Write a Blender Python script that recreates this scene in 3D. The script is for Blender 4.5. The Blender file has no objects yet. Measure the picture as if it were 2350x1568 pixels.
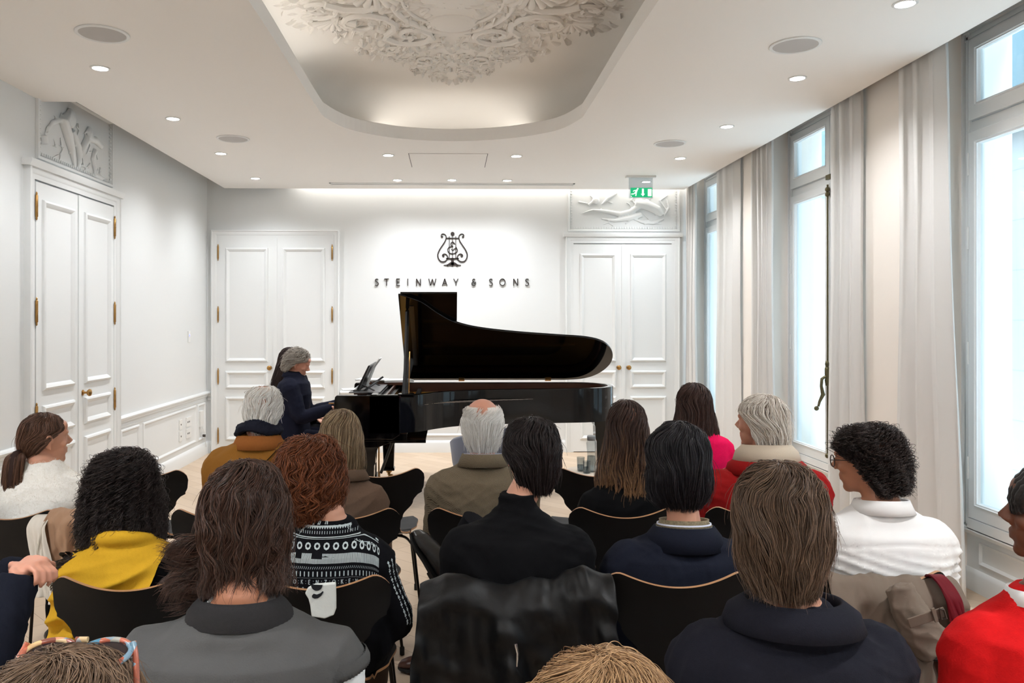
import bpy, bmesh, math, random
import numpy as np
from mathutils import Vector, Matrix, noise, geometry
from mathutils.bvhtree import BVHTree
S = bpy.context.scene
COL = S.collection
PI = math.pi
random.seed(7)
# ------------------------------------------------------------------ camera model
FPX = 1828.0; YAW = math.radians(1.0); PPX, PPY = 1067.0, 735.0; EYE = 1.65
SN, CS = math.sin(YAW), math.cos(YAW)
def ray(px, py):
    a = (px - PPX) / FPX; b = -(py - PPY) / FPX
    return Vector((SN + a * CS, CS - a * SN, b))
def W(px, py, Y):
    d = ray(px, py); t = Y / d.y
    return Vector((d.x * t, Y, EYE + d.z * t))
def WZ(px, py, z):
    d = ray(px, py); t = (z - EYE) / d.z
    return Vector((d.x * t, d.y * t, z))
def WX(px, py, X):
    d = ray(px, py); t = X / d.x
    return Vector((X, d.y * t, EYE + d.z * t))
cam = bpy.data.cameras.new('camera'); camo = bpy.data.objects.new('camera', cam); COL.objects.link(camo)
camo.location = (0, 0, EYE); camo.rotation_euler = (PI / 2, 0, -YAW)
cam.sensor_width = 36; cam.lens = FPX / 2350 * 36
cam.shift_x = (1175 - PPX) / 2350; cam.shift_y = (PPY - 784) / 2350
cam.clip_start = 0.05; cam.clip_end = 100
S.camera = camo
# ------------------------------------------------------------------ mesh builder
class MB:
    def __init__(s): s.v = []; s.f = []
    def add(s, vs, fs):
        b = len(s.v); s.v.extend([tuple(v) for v in vs]); s.f.extend([tuple(b + i for i in f) for f in fs]); return s
    def bx(s, x0, x1, y0, y1, z0, z1):
        vs = [(x, y, z) for z in (z0, z1) for y in (y0, y1) for x in (x0, x1)]
        return s.add(vs, [(0,2,3,1),(4,5,7,6),(0,1,5,4),(2,6,7,3),(0,4,6,2),(1,3,7,5)])
    def obx(s, c, sz, M):
        vs = [Vector(c) + M @ Vector((x*sz[0]/2, y*sz[1]/2, z*sz[2]/2)) for z in (-1,1) for y in (-1,1) for x in (-1,1)]
        return s.add(vs, [(0,2,3,1),(4,5,7,6),(0,1,5,4),(2,6,7,3),(0,4,6,2),(1,3,7,5)])
    def loft(s, rings, cap0=True, cap1=True, closed=True):
        n = len(rings[0]); vs = [p for r in rings for p in r]; fs = []
        for i in range(len(rings)-1):
            for j in range(n if closed else n-1):
                k = (j+1) % n
                fs.append((i*n+j, i*n+k, (i+1)*n+k, (i+1)*n+j))
        if cap0: fs.append(tuple(range(n))[::-1])
        if cap1: fs.append(tuple((len(rings)-1)*n+j for j in range(n)))
        return s.add(vs, fs)
    def tube(s, pts, rad, n=12, caps=True, flat=1.0):
        pts = [Vector(p) for p in pts]
        if not hasattr(rad, '__len__'): rad = [rad]*len(pts)
        rings = []; up = None
        for i, p in enumerate(pts):
            d = (pts[min(i+1, len(pts)-1)] - pts[max(i-1, 0)])
            if d.length < 1e-9: d = Vector((0,0,1))
            d.normalize()
            if up is None:
                up = Vector((0,0,1)) if abs(d.z) < .9 else Vector((0,1,0))
            a = d.cross(up)
            if a.length < 1e-4: a = d.orthogonal()
            a.normalize(); b = a.cross(d).normalized(); up = b
            rings.append([p + a*math.cos(t*2*PI/n)*rad[i] + b*math.sin(t*2*PI/n)*rad[i]*flat for t in range(n)])
        return s.loft(rings, caps, caps)
    def ell(s, c, r, M=None, n=20, m=12):
        rings = []; M = M or Matrix.Identity(3); c = Vector(c)
        for i in range(m+1):
            ph = PI*(i+.001)/(m+.002)
            rings.append([c + M @ Vector((r[0]*math.sin(ph)*math.cos(2*PI*j/n), r[1]*math.sin(ph)*math.sin(2*PI*j/n), -r[2]*math.cos(ph))) for j in range(n)])
        return s.loft(rings)
    def capsule(s, p, q, r0, r1, n=14):
        p, q = Vector(p), Vector(q); d = (q-p).normalized(); pts=[]; rr=[]
        for k in range(5):
            a = (k/4.0)*PI/2; pts.append(p - d*r0*math.cos(a)); rr.append(max(r0*math.sin(a), r0*.08))
        for k in range(5):
            a = (k/4.0)*PI/2; pts.append(q + d*r1*math.sin(a)); rr.append(max(r1*math.cos(a), r1*.08))
        return s.tube(pts, rr, n)
    def rings_e(s, rows, n=28, ex=2.0):
        """rows: (cx, cy, z, rx, ry)"""
        R = []
        for cx, cy, z, rx, ry in rows:
            r = []
            for j in range(n):
                t = 2*PI*j/n; c_, s_ = math.cos(t), math.sin(t)
                r.append((cx + rx*math.copysign(abs(c_)**(2/ex), c_), cy + ry*math.copysign(abs(s_)**(2/ex), s_), z))
            R.append(r)
        return s.loft(R)
    def lathe(s, prof, c=(0,0,0), n=32, axis='z', M=None):
        c = Vector(c); R = []
        for r, h in prof:
            ring = []
            for j in range(n):
                t = 2*PI*j/n; v = Vector((r*math.cos(t), r*math.sin(t), h))
                if axis == 'y': v = Vector((v.x, v.z, v.y))
                if axis == 'x': v = Vector((v.z, v.x, v.y))
                if M: v = M @ v
                ring.append(c+v)
            R.append(ring)
        return s.loft(R, prof[0][0] > 1e-5 or True, True)
    def prism(s, poly, h0, h1, fn):
        """poly 2D outline; fn(a,b,h)->3D"""
        n = len(poly)
        vs = [fn(a, b, h0) for a, b in poly] + [fn(a, b, h1) for a, b in poly]
        fs = [tuple(range(n))[::-1], tuple(range(n, 2*n))] + [(i, (i+1) % n, n+(i+1) % n, n+i) for i in range(n)]
        return s.add(vs, fs)
    def stroke(s, pts, w, h0, h1, fn, ws=None):
        """flat ribbon following 2D points"""
        pts = [Vector(p) for p in pts]; n = len(pts); L = []; R = []
        for i in range(n):
            d = pts[min(i+1, n-1)] - pts[max(i-1, 0)]
            if d.length < 1e-9: d = Vector((1, 0))
            d.normalize(); nn = Vector((-d.y, d.x)); ww = (ws[i] if ws else w)/2
            L.append(pts[i]+nn*ww); R.append(pts[i]-nn*ww)
        for i in range(n-1):
            q = [L[i], R[i], R[i+1], L[i+1]]
            s.prism([(p.x, p.y) for p in q], h0, h1, fn)
        return s
    def mesh(s, name):
        me = bpy.data.meshes.new(name); me.from_pydata(s.v, [], s.f); me.update()
        bm = bmesh.new(); bm.from_mesh(me); bmesh.ops.recalc_face_normals(bm, faces=bm.faces); bm.to_mesh(me); bm.free()
        return me
    def build(s, name, mat, parent=None, smooth=None, bevel=0, **props):
        me = s.mesh(name)
        return mkobj(name, me, mat, parent, smooth, bevel, **props)
def mkobj(name, me, mat, parent=None, smooth=None, bevel=0, **props):
    if isinstance(mat, (list, tuple)):
        for m_ in mat: me.materials.append(m_)
    elif mat: me.materials.append(mat)
    if smooth is not None:
        me.shade_smooth()
        if smooth < 180: me.set_sharp_from_angle(angle=math.radians(smooth))
    o = bpy.data.objects.new(name, me); COL.objects.link(o)
    if parent: o.parent = parent
    if bevel:
        m = o.modifiers.new('b', 'BEVEL'); m.width = bevel; m.segments = 2; m.limit_method = 'ANGLE'
    for k, v in props.items(): o[k] = v
    return o
def thing(name, label, cat, loc=(0,0,0), rotz=0, group=None):
    o = bpy.data.objects.new(name, None); COL.objects.link(o); o.empty_display_size = .1
    o.location = loc; o.rotation_euler = (0, 0, rotz); o['label'] = label; o['category'] = cat
    if group: o['group'] = group
    return o
def tag(o, label, cat, group=None):
    o['label'] = label; o['category'] = cat
    if group: o['group'] = group
    return o
def struct(name, loc=(0,0,0), rotz=0):
    o = bpy.data.objects.new(name, None); COL.objects.link(o); o.empty_display_size = .1
    o.location = loc; o.rotation_euler = (0,0,rotz); o['kind'] = 'structure'
    return o
def dup(root, loc=None, rotz=None, label=None, group=None):
    r = root.copy(); COL.objects.link(r)
    if loc is not None: r.location = loc
    if rotz is not None: r.rotation_euler = (0,0,rotz)
    if label: r['label'] = label
    if group: r['group'] = group
    for ch in list(root.children):
        c = ch.copy(); COL.objects.link(c); c.parent = r
        for g in list(ch.children):
            d = g.copy(); COL.objects.link(d); d.parent = c
    return r
def bake(o):
    dg = bpy.context.evaluated_depsgraph_get(); dg.update()
    ev = o.evaluated_get(dg)
    me = bpy.data.meshes.new_from_object(ev, depsgraph=dg)
    o.modifiers.clear(); o.data = me
    return o
def remesh(mb, name, mat, parent, voxel=.008, sm=4, disp=0, dsize=.12, seed=0, **props):
    o = mb.build(name, None, parent, **props)
    m = o.modifiers.new('r', 'REMESH'); m.mode = 'VOXEL'; m.voxel_size = voxel; m.use_smooth_shade = True
    if sm:
        m = o.modifiers.new('s', 'SMOOTH'); m.factor = .6; m.iterations = sm
    bake(o)
    me = o.data
    if disp:
        n = len(me.vertices); co = np.empty(n*3); me.vertices.foreach_get('co', co); co = co.reshape(-1,3)
        no = np.empty(n*3); me.vertices.foreach_get('normal', no); no = no.reshape(-1,3)
        h = folds(co, dsize, seed)
        co = co + no*(h*disp)[:,None]
        me.vertices.foreach_set('co', co.ravel()); me.update()
    me.materials.clear(); me.materials.append(mat); me.shade_smooth()
    return o
def folds(co, size, seed):
    """domain-warped ridges that read as cloth creases"""
    rs = np.random.RandomState(seed+11); h = np.zeros(len(co))
    w = np.zeros_like(co)
    for i in range(3):
        k = rs.normal(size=3)/size*.5; w += np.sin(co@k*2+rs.rand()*6)[:,None]*rs.normal(size=3)*size*.5
    c = co + w
    for i in range(7):
        k = rs.normal(size=3); k[2] *= 1.6; k /= np.linalg.norm(k); f = (2.2+rs.rand()*4)/size
        a = np.sin(c@k*f + rs.rand()*6)
        h += (1-np.abs(a))**2 * (.6+.4*rs.rand())
    return h/7*2 - .5
# ------------------------------------------------------------------ materials
def L(c):
    """sRGB 0-255 -> linear"""
    r = []
    for x in c:
        x /= 255.0; r.append(x/12.92 if x <= .04045 else ((x+.055)/1.055)**2.4)
    return tuple(r)
class NT:
    def __init__(s, m): s.t = m.node_tree; s.n = s.t.nodes; s.l = s.t.links
    def new(s, k, **kw):
        nd = s.n.new(k)
        for a, b in kw.items():
            if a.startswith('i_'):
                nd.inputs[a[2:].replace('_', ' ')].default_value = b
            else: setattr(nd, a, b)
        return nd
    def link(s, a, b): s.l.new(a, b)
def mat(name, col, rough=.6, metal=0, spec=.5, bump=0, bscale=200, var=0, vscale=8, sheen=0, coat=0, trans=0, emit=None, estr=1, sss=0, stretch=None, bump2=0, b2scale=20):
    m = bpy.data.materials.new(name); m.use_nodes = True; t = NT(m)
    b = t.n['Principled BSDF']; lc = L(col) + (1,)
    b.inputs['Base Color'].default_value = lc; b.inputs['Roughness'].default_value = rough; b.inputs['Metallic'].default_value = metal
    b.inputs['Specular IOR Level'].default_value = spec
    if sheen: b.inputs['Sheen Weight'].default_value = sheen; b.inputs['Sheen Roughness'].default_value = .5
    if coat: b.inputs['Coat Weight'].default_value = coat; b.inputs['Coat Roughness'].default_value = .03
    if trans: b.inputs['Transmission Weight'].default_value = trans
    if sss: b.inputs['Subsurface Weight'].default_value = sss; b.inputs['Subsurface Radius'].default_value = (.012,.005,.003); b.inputs['Subsurface Scale'].default_value = 1
    if emit: b.inputs['Emission Color'].default_value = L(emit)+(1,); b.inputs['Emission Strength'].default_value = estr
    tc = None
    if bump or var or bump2:
        tc = t.new('ShaderNodeTexCoord'); src = tc.outputs['Object']
        if stretch:
            mp = t.new('ShaderNodeMapping'); mp.inputs['Scale'].default_value = stretch; t.link(src, mp.inputs['Vector']); src = mp.outputs[0]
    if var:
        nz = t.new('ShaderNodeTexNoise', i_Scale=vscale, i_Detail=5.0); t.link(src, nz.inputs['Vector'])
        mx = t.new('ShaderNodeMix', data_type='RGBA')
        mx.inputs[6].default_value = tuple(max(0, x*(1-var)) for x in lc[:3])+(1,); mx.inputs[7].default_value = tuple(min(1, x*(1+var)) for x in lc[:3])+(1,)
        t.link(nz.outputs['Fac'], mx.inputs[0]); t.link(mx.outputs[2], b.inputs['Base Color'])
    last = None
    if bump2:
        nz = t.new('ShaderNodeTexNoise', i_Scale=b2scale, i_Detail=3.0); t.link(src, nz.inputs['Vector'])
        bp = t.new('ShaderNodeBump', i_Strength=bump2, i_Distance=.02); t.link(nz.outputs['Fac'], bp.inputs['Height']); last = bp
    if bump:
        nz = t.new('ShaderNodeTexNoise', i_Scale=bscale, i_Detail=2.0); t.link(src, nz.inputs['Vector'])
        bp = t.new('ShaderNodeBump', i_Strength=bump, i_Distance=.002); t.link(nz.outputs['Fac'], bp.inputs['Height'])
        if last: t.link(last.outputs[0], bp.inputs['Normal'])
        last = bp
    if last: t.link(last.outputs[0], b.inputs['Normal'])
    return m
M = {}
M['wall'] = mat('white_wall_paint', (226,228,228), .62, bump=.08, bscale=120)
M['trim'] = mat('white_gloss_paint', (230,232,232), .42)
M['ceil'] = mat('ceiling_paint', (246,243,239), .8, bump=.05, bscale=90)
M['plaster'] = mat('old_plaster', (238,234,228), .85, bump=.1, bscale=60)
M['black'] = mat('piano_lacquer', (5,5,7), .07, spec=.34)
M['blackmatte'] = mat('black_satin', (9,9,10), .35)
M['chairblack'] = mat('black_ash_veneer', (13,12,12), .55, spec=.25, var=.3, vscale=30, bump=.1, bscale=300)
M['chairgrey'] = M['chairblack']
M['ply'] = mat('plywood_edge', (166,122,84), .5, var=.15, vscale=60)
M['steel'] = mat('dark_steel', (34,30,28), .28, metal=.8)
M['rubber'] = mat('rubber', (15,15,15), .7)
M['brass'] = mat('aged_brass', (176,134,78), .3, metal=.9, var=.2, vscale=40)
M['bronze'] = mat('tarnished_bronze', (96,88,62), .45, metal=.7, var=.5, vscale=60, bump=.4, bscale=90)
M['goldplate'] = mat('gold_cast_plate', (190,140,70), .35, metal=.75)
M['mahog'] = mat('mahogany_inside', (78,42,26), .35, var=.3, vscale=10, stretch=(1,12,12))
M['paper'] = mat('sheet_paper', (240,240,238), .8)
M['keysw'] = mat('white_keys', (236,232,222), .25)
M['oakleg'] = mat('oak_leg', (186,118,64), .45, var=.15, vscale=20, stretch=(8,8,1))
M['greyfab'] = mat('blue_grey_felt', (92,98,116), .95, bump=.3, sheen=.3)
M['tabletop'] = mat('cream_table_top', (222,208,190), .4)
M['tin'] = mat('grey_cap', (120,122,124), .35, metal=.5)
M['plastic'] = mat('white_plastic', (232,232,230), .35)
M['speaker'] = mat('speaker_grille', (196,193,191), .9, bump=.5, bscale=900)
M['dark'] = mat('dark_gap', (40,36,34), .9)
M['lamp'] = mat('lamp_lens', (255,255,255), .5, emit=(255,252,246), estr=14)
def glassmat(name, tint=(250,253,255), gl=.06, alpha=.95):
    m = bpy.data.materials.new(name); m.use_nodes = True; t = NT(m); t.n.remove(t.n['Principled BSDF'])
    o = t.n['Material Output']; tr = t.new('ShaderNodeBsdfTransparent', i_Color=L(tint)+(1,)); g = t.new('ShaderNodeBsdfGlossy', i_Roughness=.02)
    fr = t.new('ShaderNodeLayerWeight', i_Blend=.12); mm = t.new('ShaderNodeMath', operation='MULTIPLY_ADD'); mm.inputs[1].default_value = .5; mm.inputs[2].default_value = gl*.5; mx = t.new('ShaderNodeMixShader')
    t.link(fr.outputs['Facing'], mm.inputs[0]); t.link(mm.outputs[0], mx.inputs[0]); t.link(tr.outputs[0], mx.inputs[1]); t.link(g.outputs[0], mx.inputs[2]); t.link(mx.outputs[0], o.inputs['Surface'])
    return m
M['glass'] = glassmat('window_glass', (236,246,250))
M['glassware'] = glassmat('clear_glass', (228,232,234))
M['water'] = glassmat('water', (205,212,216))
# parquet
def floor_mat():
    m = bpy.data.materials.new('light_oak_parquet'); m.use_nodes = True; t = NT(m); b = t.n['Principled BSDF']
    tc = t.new('ShaderNodeTexCoord'); mp = t.new('ShaderNodeMapping'); mp.inputs['Rotation'].default_value = (0,0,math.radians(45))
    t.link(tc.outputs['Object'], mp.inputs['Vector'])
    br = t.new('ShaderNodeTexBrick', offset=.5); br.inputs['Scale'].default_value = 1.0
    br.inputs['Brick Width'].default_value = .62; br.inputs['Row Height'].default_value = .14; br.inputs['Mortar Size'].default_value = .0015
    br.inputs['Color1'].default_value = L((212,190,166))+(1,); br.inputs['Color2'].default_value = L((202,178,152))+(1,); br.inputs['Mortar'].default_value = L((150,122,96))+(1,)
    t.link(mp.outputs[0], br.inputs['Vector'])
    m2 = t.new('ShaderNodeMapping'); m2.inputs['Rotation'].default_value = (0,0,math.radians(45)); m2.inputs['Scale'].default_value = (2,26,2); t.link(tc.outputs['Object'], m2.inputs['Vector'])
    nz = t.new('ShaderNodeTexNoise', i_Scale=2.0, i_Detail=6.0); t.link(m2.outputs[0], nz.inputs['Vector'])
    mx = t.new('ShaderNodeMix', data_type='RGBA', blend_type='MULTIPLY'); mx.inputs[0].default_value = .35
    cr = t.new('ShaderNodeValToRGB'); cr.color_ramp.elements[0].color = (.72,.68,.62,1); cr.color_ramp.elements[1].color = (1,1,1,1)
    t.link(nz.outputs['Fac'], cr.inputs[0]); t.link(br.outputs['Color'], mx.inputs[6]); t.link(cr.outputs[0], mx.inputs[7]); t.link(mx.outputs[2], b.inputs['Base Color'])
    b.inputs['Roughness'].default_value = .38
    bp = t.new('ShaderNodeBump', i_Strength=.15, i_Distance=.002); t.link(nz.outputs['Fac'], bp.inputs['Height']); t.link(bp.outputs[0], b.inputs['Normal'])
    return m
M['floor'] = floor_mat()
def curtain_mat():
    m = bpy.data.materials.new('curtain_linen'); m.use_nodes = True; t = NT(m); b = t.n['Principled BSDF']; o = t.n['Material Output']
    b.inputs['Base Color'].default_value = L((238,236,233))+(1,); b.inputs['Roughness'].default_value = .9
    tl = t.new('ShaderNodeBsdfTranslucent', i_Color=L((226,226,226))+(1,)); mx = t.new('ShaderNodeMixShader'); mx.inputs[0].default_value = .22
    nz = t.new('ShaderNodeTexNoise', i_Scale=500.0); bp = t.new('ShaderNodeBump', i_Strength=.1, i_Distance=.002); t.link(nz.outputs['Fac'], bp.inputs['Height']); t.link(bp.outputs[0], b.inputs['Normal'])
    t.link(b.outputs[0], mx.inputs[1]); t.link(tl.outputs[0], mx.inputs[2]); t.link(mx.outputs[0], o.inputs['Surface'])
    return m
M['curtain'] = curtain_mat()
def spline(pts, n=8, closed=False):
    P = [Vector(p) for p in pts]; out = []; N = len(P)
    rng = range(N if closed else N-1)
    for i in rng:
        if closed: a, b, c, d = P[(i-1) % N], P[i], P[(i+1) % N], P[(i+2) % N]
        else: a, b, c, d = P[max(i-1,0)], P[i], P[i+1], P[min(i+2,N-1)]
        for k in range(n):
            t = k/n
            out.append(.5*((2*b)+(c-a)*t+(2*a-5*b+4*c-d)*t*t+(3*b-a-3*c+d)*t**3))
    if not closed: out.append(P[-1])
    return out
# ================================================================== ROOM
XL, XR, YB, YR, ZC = -3.03, 3.0, 9.95, -2.4, 3.27
XW = 3.2      # window plane
ZT = 3.95     # old ceiling slab above the dropped one
wins = [(8.22, 9.90), (5.75, 7.42), (3.22, 4.88), (.70, 2.36), (-1.8, -.16)]
def sbox(name, *b, mat_='wall'):
    o = MB().bx(*b).build(name, M[mat_]); o['kind'] = 'structure'; return o
sbox('floor', -3.3, 3.6, YR-.2, YB+.2, -.12, 0, mat_='floor')
sbox('wall_left', XL-.2, XL, YR-.2, YB+.2, -.1, ZT)
sbox('wall_back', XL-.2, XW+.3, YB, YB+.2, -.1, ZT)
sbox('wall_rear', XL-.2, XW+.3, YR-.2, YR, -.1, ZT)
mb = MB(); ys = [YB]
prev = YB
for y0, y1 in wins:
    mb.bx(XR, XW+.28, y1, prev, -.1, ZT); prev = y0
    mb.bx(XW+.02, XW+.28, y0, y1, -.1, .40); mb.bx(XW+.02, XW+.28, y0, y1, 3.42, ZT)
mb.bx(XR, XW+.28, YR, prev, -.1, ZT)
o = mb.build('wall_right', mat('warm_pier_paint', (236,229,221), .7)); o['kind'] = 'structure'
o = MB().bx(XL-.2, XW+.3, YR-.2, YB+.2, ZT, ZT+.15).build('ceiling_slab', M['ceil']); o['kind'] = 'structure'
# dropped ceiling with the stadium shaped opening
far = [(1.03,6.2),(1.066,6.39),(.965,6.72),(.66,7.02),(.33,7.19),(.05,7.24),(-.295,7.19),(-.62,7.02),(-.87,6.77),(-1.0,6.45),(-1.03,6.2)]
hole = [Vector(p) for p in spline([(1.045,2.9),(1.045,4.6),(1.05,6.1),(1.03,6.42),(.90,6.78),(.62,7.03),(.33,7.16),(.0,7.21),(-.33,7.16),(-.60,7.03),(-.86,6.78),(-.995,6.42),(-1.02,6.1),(-1.02,4.6),(-1.02,2.9),(-.86,2.35),(-.33,2.0),(.0,1.95),(.33,2.0),(.88,2.35)], 6, True)]
outer = [(-3.03,YR),(2.89,YR),(2.89,9.83),(-2.78,9.83),(-2.78,5.96),(-3.03,5.96)]
def ring_plate(mb, outer, hole, z, zt):
    a = [Vector((x, y, 0)) for x, y in outer]; b = [Vector((p.x, p.y, 0)) for p in hole]
    tris = geometry.tessellate_polygon([a, b]); allv = a+b; n = len(allv)
    vs = [(p.x, p.y, z) for p in allv]+[(p.x, p.y, zt) for p in allv]
    fs = [tuple(t) for t in tris]+[tuple(n+i for i in t) for t in tris]
    na = len(a)
    fs += [(i, (i+1) % na, n+(i+1) % na, n+i) for i in range(na)]
    nb = len(b); fs += [(na+i, na+(i+1) % nb, n+na+(i+1) % nb, n+na+i) for i in range(nb)]
    mb.add(vs, fs)
mb = MB(); ring_plate(mb, outer, hole, ZC, ZC+.11)
o = mb.build('ceiling', M['ceil']); o['kind'] = 'structure'
# vaulted old ceiling above the opening
def offs(hole, d):
    c = Vector((.012, 4.6)); out = []
    n = len(hole)
    for i, p in enumerate(hole):
        t = (hole[(i+1) % n]-hole[i-1]).normalized(); nn = Vector((t.y, -t.x))
        if nn.dot(p-c) < 0: nn = -nn
        out.append(p+nn*d)
    return out
mb = MB(); prof = [(.34,ZC+.13),(.34,ZC+.21),(.315,ZC+.29),(.26,ZC+.36),(.17,ZC+.415),(.05,ZC+.445),(-.08,ZC+.455)]
rings = [[(p.x, p.y, z) for p in offs(hole, d)] for d, z in prof]
mb.loft(rings, False, True)
mb.loft([[(p.x, p.y, ZC+.111) for p in hole], [(p.x, p.y, ZC+.112) for p in offs(hole, .345)]], False, False)
o = mb.build('trim_1', M['plaster'], smooth=60); o['kind'] = 'structure'
ZU = ZC+.455
# --- plaster rosette
rs = random.Random(5)
mb = MB()
RC = Vector((.012, 5.15)); RH = 2.0
def leaf(mb, x, y, ang, ln, w, h):
    """one acanthus lobe lying on the vault"""
    rows = []; d = Vector((math.cos(ang), math.sin(ang))); n = Vector((-d.y, d.x))
    for i in range(6):
        t = i/5; ww = w*math.sin(PI*(.15+.85*t)**.8)*1.0+.002; c = Vector((x, y))+d*ln*t+n*w*.5*math.sin(t*3)
        hh = h*(math.sin(PI*t*.9)+.25)
        rows.append([(c.x+n.x*ww*k, c.y+n.y*ww*k, ZU-hh*(1-abs(k)**1.5)*(.75+.25*math.cos(k*9))-.0) for k in (-1,-.6,-.3,0,.3,.6,1)])
    mb.loft(rows, False, False, closed=False)
def scroll(mb, x, y, ang, r, turns, th, flip=1):
    pts = []; n = int(12*turns)
    for i in range(n+1):
        t = i/n; a = ang+flip*t*turns*2*PI; rr = r*(1-.82*t)
        pts.append((x+rr*math.cos(a), y+rr*math.sin(a), ZU-th*.7))
    mb.tube(pts, [th*(1-.35*i/n) for i in range(n+1)], 6)
def both(f, x, y, ang, *a, **k):
    f(mb, RC.x+x, y, ang, *a, **k)
    k2 = dict(k)
    if f is scroll: k2['flip'] = -k.get('flip', 1)
    f(mb, RC.x-x, y, PI-ang, *a, **k2)
# outline: half width as a function of distance from centre in y
def hw(dy):
    d = abs(dy)
    pts = [(0,1.12),(.25,1.22),(.5,.98),(.75,.80),(.95,.74),(1.1,.66),(1.25,.42),(1.45,.38),(1.6,.20),(1.75,.10),(1.9,.03)]
    for (a, b), (c, e) in zip(pts, pts[1:]):
        if a <= d <= c: return b+(e-b)*(d-a)/(c-a)
    return 0
cnt = 0
while cnt < 620:
    dy = rs.uniform(-1.88, 1.88); x = rs.uniform(0, 1.3)
    if x > hw(dy): continue
    cnt += 1
    ang = math.atan2(dy, x)+rs.uniform(-1.1, 1.1); sz = .5+.8*(1-abs(dy)/2)
    edge = x > hw(dy)*.75
    both(leaf, x, RC.y+dy, ang, rs.uniform(.05,.12)*sz, rs.uniform(.010,.024)*sz, rs.uniform(.012,.032)*(1.2 if edge else 1))
for k in range(120):
    dy = rs.uniform(-1.7, 1.7); x = rs.uniform(.05, max(.06, hw(dy)*.95))
    both(scroll, x, RC.y+dy, rs.uniform(0, 6), rs.uniform(.02,.055), rs.uniform(1,1.6), rs.uniform(.006,.011), flip=rs.choice((-1,1)))
# big framing scrolls and the oval cartouche
for x, y, a, r, t, th in [(.62,5.05,.6,.26,1.3,.028),(.62,5.55,2.2,.24,1.2,.026),(.30,5.75,.3,.20,1.25,.026),(.9,5.3,1.2,.15,1.4,.02),(.28,4.7,3.4,.22,1.2,.026),(.22,6.35,1.0,.12,1.4,.014),(.45,6.1,.2,.12,1.4,.014)]:
    both(scroll, x, y, a, r, t, th)
for rr, th in ((.40,.022),(.33,.012)):
    pts = [(RC.x+rr*1.0*math.cos(t*2*PI/48), 5.15+rr*1.35*math.sin(t*2*PI/48), ZU-th*.6) for t in range(49)]
    mb.tube(pts, th, 8)
mb.ell((RC.x, 5.55, ZU), (.17,.14,.05)); mb.ell((RC.x, 5.05, ZU), (.25,.26,.035))
for sgn in (-1,1):
    for k in range(7):   # fluted shells
        a = math.radians(20+k*22); mb.tube([(RC.x+sgn*.5, 5.0, ZU-.01), (RC.x+sgn*.5+.16*math.cos(a)*1.2, 5.0+.18*math.sin(a), ZU-.03)], [.012,.03], 8)
    for k in range(9):
        a = math.radians(k*20); mb.tube([(RC.x+sgn*.82, 5.5, ZU-.01), (RC.x+sgn*.82+.13*math.cos(a)*1.2, 5.5+.12*math.sin(a), ZU-.025)], [.01,.022], 8)
o = mb.build('ceiling_rosette', M['plaster'], smooth=50)
tag(o, 'white baroque plaster ornament of scrolls and leaves inside the ceiling opening', 'ceiling ornament')
# --- mouldings
def rect_mould(mb, x0, x1, z0, z1, prof=((0,0),(.006,-.016),(.020,-.022),(.034,-.014),(.044,-.006),(.050,0)), y=0):
    R = [[(x0+d, y+h, z0+d), (x1-d, y+h, z0+d), (x1-d, y+h, z1-d), (x0+d, y+h, z1-d)] for d, h in prof]
    mb.loft(R, False, False)
def rail(mb, x0, x1, prof):
    """prof: (y,z) points, closed profile"""
    mb.loft([[(x0, a, b) for a, b in prof], [(x1, a, b) for a, b in prof]])
RAIL = [(0,.70),(-.012,.705),(-.014,.725),(-.03,.735),(-.034,.75),(-.026,.762),(-.01,.768),(0,.77)]
BASE = [(0,0),(-.024,0),(-.024,.115),(-.018,.13),(-.008,.145),(0,.15)]
HINGE = [(0,-.105),(.004,-.10),(.007,-.09),(.005,-.082),(.010,-.076),(.010,-.002),(.012,0),(.010,.002),(.010,.076),(.005,.082),(.007,.09),(.004,.10),(0,.105)]
def knob_mb(mb, x, z, s=1):
    mb.lathe([(.0,0),(.022,-.001),(.024,-.006),(.010,-.012),(.008,-.035),(.020,-.042),(.030,-.055),(.028,-.066),(.012,-.074),(0,-.075)], (x,0,z), 20, 'y')
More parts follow.
